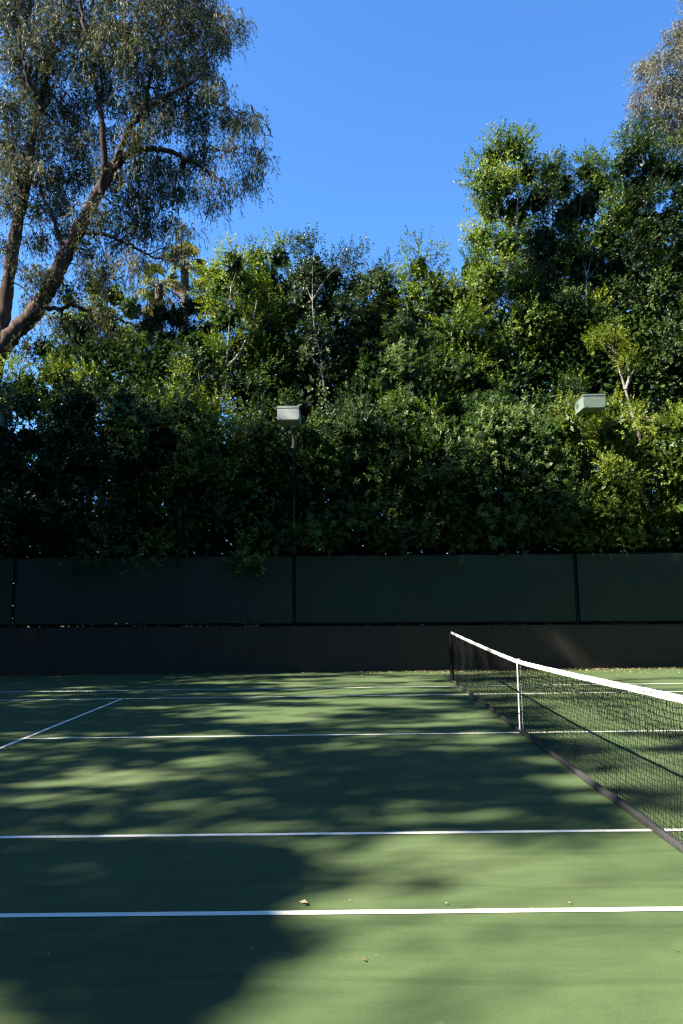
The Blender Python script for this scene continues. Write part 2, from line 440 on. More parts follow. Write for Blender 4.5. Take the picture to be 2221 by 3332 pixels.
light_pole(-11.40, 'court light at the left edge of the frame, dark and cut off')

# ------------------------------------------------------------------ tennis net
def net_h(Y):
    a = abs(Y - 5.486) / 6.4
    return 0.914 + 0.156 * a ** 1.25
net = thing('tennis_net', 'black tennis net with white headband strung across the green court', 'net', (0, 5.486, 0))
Y0, Y1 = -0.87, 11.84
def nl(P): P = np.array(P, float); P[:, 1] -= 5.486; return P
ny = int((Y1 - Y0) / 0.046); nz = 21
Ys = np.linspace(Y0, Y1, ny + 1)
nodes = np.zeros((nz + 1, ny + 1, 3))
wob = rng.standard_normal((nz + 1, ny + 1, 3)) * np.array([0.003, 0.0036, 0.0030])
ky = rng.uniform(0, 6, 6)
for i in range(nz + 1):
    f = i / nz
    zt = np.array([net_h(y) for y in Ys]) - 0.03
    z = 0.055 + (zt - 0.055) * f
    bulge = 0.045 * math.sin(math.pi * f) * (0.6 + 0.4 * np.sin(Ys * 1.3 + ky[0])) * np.clip(np.abs(Ys - 5.486) / 0.6, 0.1, 1)
    drift = 0.02 * np.sin(Ys * 2.1 + ky[1] + 3 * f) * math.sin(math.pi * f)
    nodes[i] = np.stack([bulge + 0 * Ys, Ys + drift, z + 0.008 * np.sin(Ys * 5 + f * 7)], 1)
nodes += wob * np.where((np.arange(nz + 1) == 0) | (np.arange(nz + 1) == nz), 0.1, 1.0)[:, None, None]
def strands(A, B, r, n_sag):
    """thin three-sided cords from A to B (n,3), bowed a little"""
    n = len(A); mid = (A + B) / 2 + n_sag
    D = B - A; D /= np.linalg.norm(D, axis=1)[:, None]
    S = np.cross(D, np.array([0.31, 0.2, 0.93])); S /= np.linalg.norm(S, axis=1)[:, None] + 1e-9
    T = np.cross(D, S)
    V = np.zeros((n, 3, 3, 3))
    for k, Pk in enumerate((A, mid, B)):
        for j in range(3):
            th = j * 2 * math.pi / 3
            V[:, k, j] = Pk + r * (S * math.cos(th) + T * math.sin(th))
    base = (np.arange(n) * 9)[:, None]
    F = np.concatenate([base + np.array([k*3+j, k*3+(j+1)%3, k*3+3+(j+1)%3, k*3+3+j])[None] for k in (0, 1) for j in range(3)])
    return V.reshape(-1, 3), F
b = MB()
h = nodes
A = np.concatenate([h[:, :-1].reshape(-1, 3), h[:-1].reshape(-1, 3)])
B = np.concatenate([h[:, 1:].reshape(-1, 3), h[1:].reshape(-1, 3)])
sag = rng.standard_normal((len(A), 3)) * 0.0014
sag[:h[:, 1:].shape[0] * h[:, 1:].shape[1], 2] -= 0.004
V, F = strands(A, B, 0.0022, sag); b.add(V, F)
h2 = nodes[14:].copy(); h2 += rng.standard_normal(h2.shape) * 0.005 + np.array([-0.008, 0.012, 0])   # doubled upper rows
h2[-1] = nodes[-1]
A = np.concatenate([h2[1:-1, :-1].reshape(-1, 3), h2[:-1].reshape(-1, 3)]); B = np.concatenate([h2[1:-1, 1:].reshape(-1, 3), h2[1:].reshape(-1, 3)])
V, F = strands(A, B, 0.0022, rng.standard_normal((len(A), 3)) * 0.003); b.add(V, F)
for q in b.V: q[:, 1] -= 5.486
b.build('netting', M['cord'], net, smooth=True)
# headband: folded canvas with wrinkles
mh, t_, b_, o_ = new_mat('white_canvas')
tc = N(t_, 'ShaderNodeTexCoord'); mp = N(t_, 'ShaderNodeMapping'); mp.inputs['Scale'].default_value = (1, 9, 1.5); mp.inputs['Rotation'].default_value = (0.35, 0, 0)
t_.links.new(tc.outputs['Object'], mp.inputs[0])
nz_ = N(t_, 'ShaderNodeTexNoise', scale=4.0, detail=5.0); t_.links.new(mp.outputs[0], nz_.inputs[0])
r_ = ramp(t_, nz_.outputs[0], [(0.32, (0.42, 0.405, 0.37)), (0.62, (0.72, 0.70, 0.655))]); t_.links.new(r_.outputs[0], b_.inputs['Base Color'])
b_.inputs['Roughness'].default_value = 0.8; bump(t_, b_, nz_.outputs[0], 0.9, 0.012)
seg = 220; prof = [(-.006,-.047),(-.008,-.037),(-.0075,-.026),(-.0045,-.0235),(-.0075,-.021),(-.008,-.010),(-.005,.001),(0,.003),(.005,.001),(.008,-.025),(.006,-.047)]
V = []; F = []; npf = len(prof)
for i in range(seg + 1):
    y = Y0 + (Y1 - Y0) * i / seg
    e = 0.0016 * rng.standard_normal((npf, 2)); g = 0.003 * math.sin(y * 6.3) + 0.002 * math.sin(y * 15)
    for k, (px, pz) in enumerate(prof): V.append((px + e[k, 0] + g * 0.4, y - 5.486, net_h(y) + pz + e[k, 1] * 0.7))
for i in range(seg):
    for k in range(npf - 1): F.append((i*npf+k, i*npf+k+1, (i+1)*npf+k+1, (i+1)*npf+k))
link('headband', mesh_np('headband', V, F), mh, net)
hb_ = COL.objects['headband'] if 'headband' in COL.objects else bpy.data.objects['headband']
for sx in (-1, 1):
    b = MB(); ys_ = np.linspace(Y0, Y1, 420)
    b.tube(np.stack([np.full(420, sx * .0058 - .0005), ys_ - 5.486, np.array([net_h(y) for y in ys_]) - .0235 + .002 * np.sin(ys_ * 17) + .0016 * rng.standard_normal(420)], 1), 0.0026, 4, cap=False)
    b.build('seam', M['tie'], hb_)
# bottom tape lying on the court
m5, t_, b_, o_ = new_mat('scuffed_tape')
tc = N(t_, 'ShaderNodeTexCoord'); n1 = N(t_, 'ShaderNodeTexNoise', scale=18.0, detail=7.0, rough=0.75); t_.links.new(tc.outputs['Object'], n1.inputs[0])
r1 = ramp(t_, n1.outputs[0], [(0.3, (0.018, 0.0175, 0.018)), (0.7, (0.046, 0.044, 0.044))])
mp = N(t_, 'ShaderNodeMapping'); mp.inputs['Scale'].default_value = (3, 14, 3); mp.inputs['Rotation'].default_value = (0, 0, 0.4); t_.links.new(tc.outputs['Object'], mp.inputs[0])
n2 = N(t_, 'ShaderNodeTexNoise', scale=1.6, detail=3.0); t_.links.new(mp.outputs[0], n2.inputs[0])
r2 = ramp(t_, n2.outputs[0], [(0.735, (0, 0, 0)), (0.76, (1, 1, 1))])
mx = N(t_, 'ShaderNodeMix', data_type='RGBA'); t_.links.new(r2.outputs[0], mx.inputs[0]); t_.links.new(r1.outputs[0], mx.inputs[6]); mx.inputs[7].default_value = (0.55, 0.53, 0.5, 1)
t_.links.new(mx.outputs[2], b_.inputs['Base Color']); b_.inputs['Roughness'].default_value = 0.5; bump(t_, b_, n1.outputs[0], 0.5, 0.004)
seg = 160; prof = [(-.028,.005),(-.030,.018),(-.026,.038),(-.012,.050),(.003,.047),(.005,.053),(.015,.049),(.027,.036),(.029,.016),(.026,.004)]
V = []; F = []; npf = len(prof)
for i in range(seg + 1):
    y = Y0 + 0.1 + (Y1 - Y0 - 0.2) * i / seg
    g = 0.006 * math.sin(y * 1.7) + 0.004 * math.sin(y * 4.1)
    e = 0.0012 * rng.standard_normal((npf, 2))
    for k, (px, pz) in enumerate(prof): V.append((px + g + e[k, 0], y - 5.486, max(pz + e[k, 1], 0.003)))
for i in range(seg):
    for k in range(npf - 1): F.append((i*npf+k, i*npf+k+1, (i+1)*npf+k+1, (i+1)*npf+k))
link('bottom_tape', mesh_np('bottom_tape', V, F), m5, net)
b = MB()
for sx in (-1, 1):
    b.hexa([(sx*.019-.002,-.025,.02),(sx*.019+.002,-.025,.02),(sx*.019+.002,.025,.02),(sx*.019-.002,.025,.02),
            (sx*.017-.002,-.025,.915),(sx*.017+.002,-.025,.915),(sx*.017+.002,.025,.915),(sx*.017-.002,.025,.915)])
b.box((-.019,-.025,.922), (.019,.025,.926))
cs = b.build('center_strap', M['strap'], net)
b = MB(); b.box((-.024,-.028,.50), (-.021,.028,.525)); b.build('buckle', M['dowel'], cs)
b = MB(); b.box((-.024,-.028,.235), (-.0211,.028,.245)); b.build('keeper_loop', M['dowel'], cs)
b = MB(); b.box((-.03,-.03,.0045), (.03,.03,.02)); b.build('ground_anchor', M['post'], cs)

def net_post(Y, label, s):
    t = thing('net_post', label, 'net post', (0, Y, 0), 'posts holding the tennis net')
    b = MB(); b.tube([(0,0,0),(0,0,.6),(0,0,1.075)], .045, 14); p = b.build('post', M['dowel'], t, smooth=True)
    b = MB(); b.tube([(0,0,1.075),(0,0,1.095),(0,0,1.105)], [.05,.046,.015], 14); b.build('cap', M['dowel'], t, smooth=True)
    b = MB(); b.tube([(0,0,.001),(0,0,.02)], [.075,.07], 14); b.build('base_collar', M['dowel'], t, smooth=True)
    b = MB(); b.tube([(.0,s*.045,.70),(.0,s*.10,.70)], .03, 10); b.tube([(0,s*.11,.70),(.05,s*.115,.80)], .008, 6); b.build('winder', M['dowel'], t, smooth=True)
    b = MB()
    for k in range(11): 
        z = .09 + k*.085; b.tube([(0,-s*.045,z),(.005,-s*.065,z+.015),(0,-s*.05,z+.04)], .003, 4)
    b.build('lacing', M['cord'], t, smooth=True)['kind'] = 'stuff'
    return t
net_post(11.887, 'black round net post at the far end of the tennis net', 1)
net_post(-0.915, 'black round net post at the near end of the tennis net', -1)

# ------------------------------------------------------------------ foliage machinery
def unit(v): return v / (np.linalg.norm(v, axis=-1, keepdims=True) + 1e-9)
def kites(P, D, Nn, L, Wd, tint, fold=0.12):
    """leaf-shaped quads: base P, direction D, face normal Nn, length L, width Wd"""
    S = unit(np.cross(D, Nn)); Nn = np.cross(S, D)
    mid = P + D * (L * 0.45)[:, None]
    up = Nn * (Wd * fold)[:, None]
    V = np.stack([P - 0, mid - S * (Wd / 2)[:, None] + up, P + D * L[:, None] - Nn * (L * 0.08)[:, None], mid + S * (Wd / 2)[:, None] + up], 1).reshape(-1, 3)
    F = np.arange(len(P) * 4).reshape(-1, 4)
    return V, F, tint
class Leaves:
    def __init__(s): s.V = []; s.F = []; s.T = []; s.n = 0
    def add(s, V, F, T):
        s.V.append(V); s.F.append(F + s.n); s.T.append(T); s.n += len(V)
    def build(s, name, mat, parent, origin=(0, 0, 0)):
        me = mesh_np(name, np.concatenate(s.V) - np.asarray(origin), np.concatenate(s.F), np.clip(np.concatenate(s.T), 0, 1))
        return link(name, me, mat, parent)

def lobe_points(lobes, per_m2, r0=0.55):
    """sub-clump centres in the shells of ellipsoid lobes [(c, r3)]; returns centres, outward dirs, lobe index"""
    C = []; O = []; I = []
    for i, (c, r) in enumerate(lobes):
        n = max(3, int(per_m2 * 4 * r[0] * r[2]))
        d = unit(rng.standard_normal((n, 3)))
        f = rng.uniform(r0 ** 2, 1, n) ** 0.5
        C.append(c + d * r * f[:, None]); O.append(unit(d / r)); I.append(np.full(n, i))
    return np.concatenate(C), np.concatenate(O), np.concatenate(I)

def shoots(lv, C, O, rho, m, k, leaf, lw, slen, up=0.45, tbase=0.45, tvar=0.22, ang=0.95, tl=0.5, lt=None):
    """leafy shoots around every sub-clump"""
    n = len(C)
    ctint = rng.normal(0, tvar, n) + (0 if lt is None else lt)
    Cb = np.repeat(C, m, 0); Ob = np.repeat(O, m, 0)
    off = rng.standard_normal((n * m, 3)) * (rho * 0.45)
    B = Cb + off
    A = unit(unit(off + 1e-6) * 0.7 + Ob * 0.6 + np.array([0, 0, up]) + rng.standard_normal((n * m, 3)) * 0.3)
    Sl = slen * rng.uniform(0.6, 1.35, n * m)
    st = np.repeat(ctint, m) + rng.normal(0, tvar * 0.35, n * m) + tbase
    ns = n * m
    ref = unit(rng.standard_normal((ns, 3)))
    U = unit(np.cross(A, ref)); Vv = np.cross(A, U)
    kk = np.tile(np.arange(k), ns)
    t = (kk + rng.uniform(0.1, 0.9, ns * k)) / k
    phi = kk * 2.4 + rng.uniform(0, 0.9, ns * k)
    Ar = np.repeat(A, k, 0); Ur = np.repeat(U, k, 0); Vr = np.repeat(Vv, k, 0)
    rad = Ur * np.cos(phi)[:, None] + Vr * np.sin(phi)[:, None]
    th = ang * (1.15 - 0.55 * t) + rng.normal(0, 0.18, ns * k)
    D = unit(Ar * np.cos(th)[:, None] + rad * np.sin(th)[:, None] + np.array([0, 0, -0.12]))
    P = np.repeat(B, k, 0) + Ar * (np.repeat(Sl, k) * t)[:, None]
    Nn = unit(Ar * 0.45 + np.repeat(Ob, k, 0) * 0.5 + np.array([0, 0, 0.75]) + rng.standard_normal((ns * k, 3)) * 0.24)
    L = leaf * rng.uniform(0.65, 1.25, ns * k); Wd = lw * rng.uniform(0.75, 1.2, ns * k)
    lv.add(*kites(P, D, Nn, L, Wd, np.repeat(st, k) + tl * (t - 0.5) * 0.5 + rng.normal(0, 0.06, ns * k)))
    return B, A, Sl

def inner(lv, lobes, n_m2, leaf, lw, tb=0.12, scale=0.60):  # low tint paints the dark between clumps into the inner leaves
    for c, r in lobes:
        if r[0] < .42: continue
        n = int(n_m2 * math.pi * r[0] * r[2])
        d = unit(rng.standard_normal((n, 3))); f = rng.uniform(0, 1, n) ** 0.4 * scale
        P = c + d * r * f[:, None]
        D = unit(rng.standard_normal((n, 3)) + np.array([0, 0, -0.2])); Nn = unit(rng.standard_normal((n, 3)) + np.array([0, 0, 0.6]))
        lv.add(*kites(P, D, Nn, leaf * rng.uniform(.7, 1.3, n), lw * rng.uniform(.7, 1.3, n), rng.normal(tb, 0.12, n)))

def twigs(mb, A, B, r=0.006):
    n = len(A); D = unit(B - A); S = unit(np.cross(D, unit(rng.standard_normal((n, 3))))); T = np.cross(D, S)
    mid = (A + B) / 2 + rng.standard_normal((n, 3)) * 0.05 * np.linalg.norm(B - A, axis=1)[:, None]
    V = np.zeros((n, 3, 3, 3))
    for k, (Pk, rr) in enumerate(((A, r * 1.6), (mid, r * 1.2), (B, r * 0.5))):
        for j in range(3):
            th = j * 2 * math.pi / 3; V[:, k, j] = Pk + rr * (S * math.cos(th) + T * math.sin(th))
    base = (np.arange(n) * 9)[:, None]
    F = np.concatenate([base + np.array([k*3+j, k*3+(j+1)%3, k*3+3+(j+1)%3, k*3+3+j])[None] for k in (0, 1) for j in range(3)])
    mb.add(V.reshape(-1, 3), F)

STYLE = {   # sub-clumps per m2, rho, shoots, leaves per shoot, leaf, width, shoot length
    'ficus':  dict(per=4.3, rho=.34, m=27, k=9, leaf=.090, lw=.046, sl=.30, mat='ficus'),
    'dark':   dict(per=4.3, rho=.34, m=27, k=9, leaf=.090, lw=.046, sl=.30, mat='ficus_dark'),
    'lime':   dict(per=4.2, rho=.30, m=30, k=10, leaf=.062, lw=.034, sl=.22, mat='lime'),
    'broad':  dict(per=4.4, rho=.36, m=13, k=11, leaf=.135, lw=.046, sl=.20, mat='broad'),
}
def px_lobes(spec, Y, jit=0.5, depth=1.0, squash=1.0):
    L = []
    for q in spec:
        x, y, r = q[:3]; Yc = Y + rng.uniform(-jit, jit)
        rr = r * m_per_px(Yc)
        L.append((at(x, y, Yc), np.array([rr, rr * depth, rr * 1.05 * squash])))
    return L
def tree(name, label, lobes, trunk_paths, style, bark, group=None, cat='tree', tbase=0.45, inner_n=260, shoot_up=0.45, limb_r=0.016, per=1.0, part='crown', bumps=.22):  # tbase puts sunlight into leaf colour: higher for lit plants, lower for shaded
    """trunk_paths: list of (points, r0, r1); limbs run from the nearest trunk point to each lobe"""
    st = STYLE[style]
    base = np.array(trunk_paths[0][0][0], float)
    t = thing(name, label, cat, base, group)
    tb = MB(); allp = []
    for pts, r0, r1 in trunk_paths:
        n = max(8, 5 * len(pts)); Q = smooth_path(pts, n); allp.append(Q)
        tb.tube(Q - base, np.linspace(r0, r1, n) * (1 + 0.06 * rng.standard_normal(n)), 9, wob=0.03)
    allp = np.concatenate(allp)
    for c, r in lobes:
        cand = allp[allp[:, 2] < c[2] + 0.2]
        if len(cand) == 0: cand = allp
        s = cand[np.argmin(np.linalg.norm(cand - (c - np.array([0, 0, 0.5])), axis=1))]
        mid = (s + c) / 2 + rng.standard_normal(3) * 0.12 + np.array([0, 0, 0.1])
        Q = smooth_path([s, mid, c + np.array([0, 0, r[2] * .4])], 6)
        tb.tube(Q - base, np.linspace(limb_r, limb_r * .3, 6), 5)
    tb.build('trunk', bark, t, smooth=True)
    lv = Leaves()
    C, O, I = lobe_points(lobes, st['per'] * per)
    keep = ~((np.abs(C[:, 0] + 3.6) < .26) & (C[:, 1] < 14.95) & (C[:, 2] < 6.4)) & ((O[:, 1] < .25) | (rng.uniform(0, 1, len(C)) < .30))
    C, O, I = C[keep], O[keep], I[keep]
    rad = np.array([l[1][0] for l in lobes])[I]
    out = rng.uniform(0, 1, len(C)) < bumps                     # sprays that stand out of the surface
    C = C + O * (out * rad * rng.uniform(.12, .38, len(C)))[:, None]
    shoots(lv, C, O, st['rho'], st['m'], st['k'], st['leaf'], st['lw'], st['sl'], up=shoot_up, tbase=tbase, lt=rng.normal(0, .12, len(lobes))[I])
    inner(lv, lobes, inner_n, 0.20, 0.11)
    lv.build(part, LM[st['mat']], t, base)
    tw = MB(); cs = np.array([l[0] for l in lobes])
    twigs(tw, cs[I] - base, C - base, 0.006); tw.build('twigs', M['twig'], t, smooth=True)['kind'] = 'stuff'
    return t

# ------------------------------------------------------------------ hedge shrubs along the fence
def shrub(x, top, style, label, width=1.0, bottom=3.0, tb=0.42, bark='bark_dark', yfront=14.80, up=0.5, per=.82, group='shrubs of the hedge behind the fence'):
    X = at(x, 1100, 15.2)[0]; zt = at(x, top, 15.2)[2]
    lobes = []
    z = bottom + 0.42
    while z < zt - 0.25:
        for s in (-1, 1):
            r = rng.uniform(.48, .70)
            lobes.append((np.array([X + s * .5 * width + rng.uniform(-.22, .22), yfront + rng.uniform(-.08, .34), min(z + rng.uniform(-.15, .15), zt - r * .8)]),
                          np.array([r * width, r, r * 1.05])))
        lobes.append((np.array([X + rng.uniform(-.4, .4), yfront + 1.3 + rng.uniform(-.2, .3), z + .2]), np.array([.85, .7, .75])))
        z += .72
    base = (X + rng.uniform(-.2, .2), 15.55, 1.0)
    paths = [([base, (X + .1, 15.5, 2.4), (X, 15.5, zt - .9)], .055, .012)]
    for k in range(3):
        dx = rng.uniform(-.7, .7)
        paths.append(([(base[0] + rng.uniform(-.15, .15), base[1], 1.0), (X + dx * .6, 15.45, 2.3), (X + dx, 15.35, zt - 1.4 + rng.uniform(-.5, .3))], .04, .010))
    return tree('hedge_shrub', label, lobes, paths, style, M[bark], group, 'shrub', tbase=tb, inner_n=300, shoot_up=up, limb_r=.014, part='foliage', per=per, bumps=.3)
HEDGE = [  # last value
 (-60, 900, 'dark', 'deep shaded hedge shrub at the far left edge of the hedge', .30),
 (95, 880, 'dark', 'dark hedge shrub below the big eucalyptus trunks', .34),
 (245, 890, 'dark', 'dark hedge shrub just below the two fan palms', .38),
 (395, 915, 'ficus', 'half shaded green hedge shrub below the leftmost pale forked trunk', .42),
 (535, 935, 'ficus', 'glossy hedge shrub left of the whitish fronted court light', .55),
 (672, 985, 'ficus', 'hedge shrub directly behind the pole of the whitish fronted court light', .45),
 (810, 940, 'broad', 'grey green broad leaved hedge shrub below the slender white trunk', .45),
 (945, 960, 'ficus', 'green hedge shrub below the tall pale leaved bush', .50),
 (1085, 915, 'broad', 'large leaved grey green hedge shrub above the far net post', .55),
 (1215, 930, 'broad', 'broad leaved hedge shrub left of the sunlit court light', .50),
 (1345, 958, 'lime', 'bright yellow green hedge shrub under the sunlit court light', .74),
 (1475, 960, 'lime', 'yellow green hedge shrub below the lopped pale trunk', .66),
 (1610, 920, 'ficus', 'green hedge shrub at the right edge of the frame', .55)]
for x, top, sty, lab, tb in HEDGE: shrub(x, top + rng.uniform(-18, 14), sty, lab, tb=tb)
BACKROW = [(345, 845, 'dark', 'dark upper shrub behind the hedge between the palms and the forked trunk'),  # darker leaf style stands for the shade behind the hedge
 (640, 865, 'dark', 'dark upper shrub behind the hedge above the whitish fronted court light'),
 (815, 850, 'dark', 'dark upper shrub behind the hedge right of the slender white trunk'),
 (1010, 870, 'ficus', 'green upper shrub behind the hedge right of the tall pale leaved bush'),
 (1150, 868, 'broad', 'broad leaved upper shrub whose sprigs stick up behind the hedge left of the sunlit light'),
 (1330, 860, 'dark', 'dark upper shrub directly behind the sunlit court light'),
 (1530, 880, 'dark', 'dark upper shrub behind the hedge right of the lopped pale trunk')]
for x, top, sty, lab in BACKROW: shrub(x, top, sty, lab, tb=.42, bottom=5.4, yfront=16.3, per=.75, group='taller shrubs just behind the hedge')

# taller bush with pale leaves rising out of the hedge
b0 = at(925, 1000, 16.4); b0[2] = 1.0
tree('leafy_bush', 'tall bush with pale sunlit broad leaves rising above the hedge centre', px_lobes([(930,745,38),(955,790,46),(915,830,46),(950,870,48),(905,925,46),(965,930,44),(900,780,34),(890,870,40)], 16.4, .25),
     [([b0, at(925,1000,16.4), at(930,860,16.4), at(938,745,16.4)], .06, .012)], 'broad', M['bark_pale'], None, 'bush', tbase=.62, inner_n=160, limb_r=.02)
b0 = at(470, 1000, 16.6); b0[2] = 1.0
tree('leafy_bush', 'small lit green tree left of the leftmost forked pale trunk', px_lobes([(445,785,34),(462,830,44),(432,868,42),(486,885,40),(450,920,44),(415,920,36),(480,800,26)], 16.6, .25),
     [([b0, at(468,1000,16.6), at(460,890,16.6), at(448,785,16.6)], .06, .012)], 'ficus', M['bark_pale'], None, 'bush', tbase=.62, inner_n=200, limb_r=.02)

# ------------------------------------------------------------------ ficus trees behind the hedge
def ficus(label, spec, paths, Y, style='ficus', tb=0.45, r0=.11, inner_n=260, jit=.55, bark='bark_pale', per=1.0, depth=1.0, tdy=0.0, bumps=.22):
    P = []
    for i, pp in enumerate(paths):
        Q = [at(x, y, Y + tdy) for x, y in pp]
        if i == 0: Q = [np.array([Q[0][0], Y + tdy, 1.0])] + Q
        P.append((Q, r0 if i == 0 else r0 * .6, .018))
    return tree('ficus_tree', label, px_lobes(spec, Y, jit, depth), P, style, M[bark], 'ficus trees behind the hedge', 'tree', tbase=tb, inner_n=inner_n, per=per * 1.35, bumps=bumps)
ficus('slim lit ficus with a forked pale trunk right of the palms', [(535,605,36),(552,650,46),(505,655,38),(490,690,32),(570,700,52),(520,730,48),(605,760,50),(560,800,54),(515,830,50),(610,840,50),(560,890,60)],
      [[(492,940),(505,895),(520,845),(526,760),(530,660)], [(520,845),(550,815),(580,745),(590,690)]], 17.6, tb=.68, r0=.085, tdy=-.6)
ficus('ficus with a rounded lit top left of the small pointed crown', [(590,590,34),(640,592,36),(612,640,50),(655,665,48),(600,700,52),(655,730,52),(630,800,58),(680,860,60)],
      [[(640,950),(632,850),(622,640)]], 19.2, tb=.66, bark='bark_dark')
ficus('dark ficus with a small pointed top and slender white trunk', [(714,574,22),(722,620,44),(690,640,36),(760,640,44),(790,610,30),(700,700,50),(765,710,54),(735,780,50),(690,800,50),(790,800,54),(720,880,60)],
      [[(756,965),(745,905),(739,830),(720,750),(717,690)], [(739,850),(715,820),(690,800)]], 18.0, 'dark', tb=.42, r0=.075, tdy=-.7)
ficus('dark ficus between the pointed crown and the leaning sunlit spire', [(842,608,28),(868,640,46),(828,660,44),(890,690,50),(840,730,54),(890,770,56),(830,820,58)],
      [[(850,960),(850,800),(848,640)]], 19.6, 'dark', tb=.5, bark='bark_dark', inner_n=200)
ficus('narrow spire shaped ficus in the dip of the tree line', [(970,575,22),(964,615,34),(992,645,36),(950,665,34),(1005,690,44),(960,720,46),(1000,780,54),(1020,850,58),(975,880,50)],
      [[(985,960),(982,800),(970,600)]], 18.6, 'ficus', tb=.5, bark='bark_dark', inner_n=220)
ficus('low ficus at the foot of the tall right tree group', [(1036,640,24),(1046,690,42),(1085,720,46),(1050,770,50),(1095,800,54),(1065,850,56),(1110,890,56)],
      [[(1075,960),(1070,850),(1045,670)]], 18.0, 'ficus', tb=.72, bark='bark_dark')
ficus('tall lit ficus with pale trunk at the left of the right group', [(1140,325,24),(1130,370,40),(1182,345,36),(1196,330,22),(1110,420,42),(1160,420,48),(1205,400,40),(1082,470,30),(1130,480,50),(1185,490,50),(1105,550,42),(1160,560,48),(1088,625,44),(1130,630,46),(1105,690,48),(1190,660,50),(1210,740,56),(1140,770,52),(1180,850,60)],
      [[(1200,900),(1183,800),(1168,700),(1153,590),(1146,500)], [(1160,640),(1185,560),(1190,420)]], 18.4, 'ficus', tb=.74, r0=.12, tdy=-.5)
ficus('ficus with a blunt lower top, second in the right group', [(1262,398,34),(1290,430,44),(1238,460,44),(1300,500,54),(1245,560,56),(1305,600,58),(1255,660,58),(1310,720,60),(1250,780,60),(1300,850,60)],
      [[(1285,960),(1280,800),(1268,450)]], 19.0, 'dark', tb=.5, bark='bark_dark')
ficus('ficus with a pale leaning trunk in the dark of the right group', [(1345,395,34),(1382,425,44),(1350,470,50),(1395,540,56),(1345,610,58),(1400,660,58),(1360,740,58),(1410,840,58)],
      [[(1390,960),(1378,860),(1345,740),(1347,640)]], 19.0, 'ficus', tb=.48, r0=.10, tdy=-.55)
ficus('tallest dark ficus of the right group below the pale eucalyptus', [(1425,320,30),(1480,330,42),(1440,370,48),(1500,390,46),(1465,440,56),(1430,500,54),(1500,530,58),(1450,610,60),(1510,690,62),(1450,770,60),(1510,850,62)],
      [[(1480,960),(1475,800),(1462,400)]], 18.8, 'dark', tb=.5, bark='bark_dark')
ficus('ficus cut by the right edge of the frame', [(1550,395,44),(1575,450,54),(1540,510,54),(1590,570,64),(1545,640,60),(1590,720,66),(1550,800,62),(1600,870,66),(1610,360,50)],
      [[(1585,960),(1580,800),(1570,430)]], 18.6, 'dark', tb=.5, bark='bark_dark')
ficus('lopped tree with thick pale trunk and a few yellow tufts', [(1398,748,13),(1380,770,12),(1410,778,11),(1372,786,8),(1440,828,10),(1452,838,8)],
      [[(1470,1000),(1452,955),(1440,905),(1428,868),(1408,808),(1400,765)], [(1436,895),(1446,868),(1441,832)]], 15.85, 'lime', tb=.66, r0=.10, inner_n=120, jit=.1, per=1.5, bumps=0, bark='bark_light')

# darker trees farther back on the left
def back_tree(label, spec, Y, style, tb, per=1.3):
    xs_ = np.mean([q[0] for q in spec]); yb = max(q[1] for q in spec); yt = min(q[1] for q in spec)
    p0 = at(xs_, yb, Y); p0[2] = .5
    return tree('background_tree', label, px_lobes(spec, Y, .8), [([p0, at(xs_ + 5, yb, Y), at(xs_, yt, Y)], .16, .03)], style, M['bark_dark'], 'trees behind the hedge on the left', 'tree', tbase=tb, inner_n=300, per=per)
back_tree('dark tree standing in front of the fan palms', [(400,728,36),(440,706,34),(470,700,30),(370,722,30),(345,745,34),(385,790,44),(440,780,48),(360,840,48),(420,850,52),(480,760,36),(340,890,50),(500,820,50),(410,910,56)], 22.0, 'dark', .35)
back_tree('lit green tree under the eucalyptus limb at left', [(60,880,38),(110,860,34),(150,880,40),(30,840,30),(90,915,48),(180,905,46),(230,890,40),(20,910,50),(280,900,46)], 18.2, 'ficus', .6)
back_tree('olive tree left of the palms, half hidden by eucalyptus', [(215,660,34),(260,680,38),(300,710,38),(240,730,40),(200,720,30),(330,770,44),(290,780,44),(160,690,26),(330,830,48),(250,800,44),(200,780,40),(160,740,34)], 23.5, 'ficus', .62, 1.0)
back_tree('dark low tree under the arching eucalyptus limb', [(150,820,40),(210,830,44),(270,830,44),(320,860,44),(100,800,30),(180,770,30),(240,870,40)], 21.0, 'dark', .4)
# dense growth filling the depth behind and under the hedge
def thicket(name, mat, boxes, leaf, seed=5):
    lv = Leaves()
    for (x0, x1), (y0, y1), (z0, z1), n, tb in boxes:
        P = np.stack([rng.uniform(x0, x1, n), rng.uniform(y0, y1, n), z0 + (z1 - z0) * rng.beta(1.3, 1.25, n)], 1)
        lv.add(*kites(P, unit(rng.standard_normal((n, 3))), unit(rng.standard_normal((n, 3)) + np.array([0, 0, .5])), leaf * rng.uniform(.6, 1.3, n), leaf * .5 * rng.uniform(.7, 1.3, n), rng.normal(tb, .15, n)))
    return tag(lv.build(name, LM[mat], None), kind='stuff')
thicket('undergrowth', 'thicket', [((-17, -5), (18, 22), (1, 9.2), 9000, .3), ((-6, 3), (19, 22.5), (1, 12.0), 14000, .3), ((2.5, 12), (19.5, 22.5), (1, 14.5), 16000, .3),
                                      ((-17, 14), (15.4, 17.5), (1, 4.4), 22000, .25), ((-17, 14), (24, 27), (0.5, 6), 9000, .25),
    ((-4.5, 3), (17.6, 19), (6.2, 9.6), 9000, .35), ((2.5, 11), (17.6, 19.5), (6.2, 11), 13000, .35), ((-12, -4), (18, 20), (6, 10.5), 7000, .3), ((-16, 13), (15.0, 15.5), (1.02, 3.5), 22000, .2)], .20)
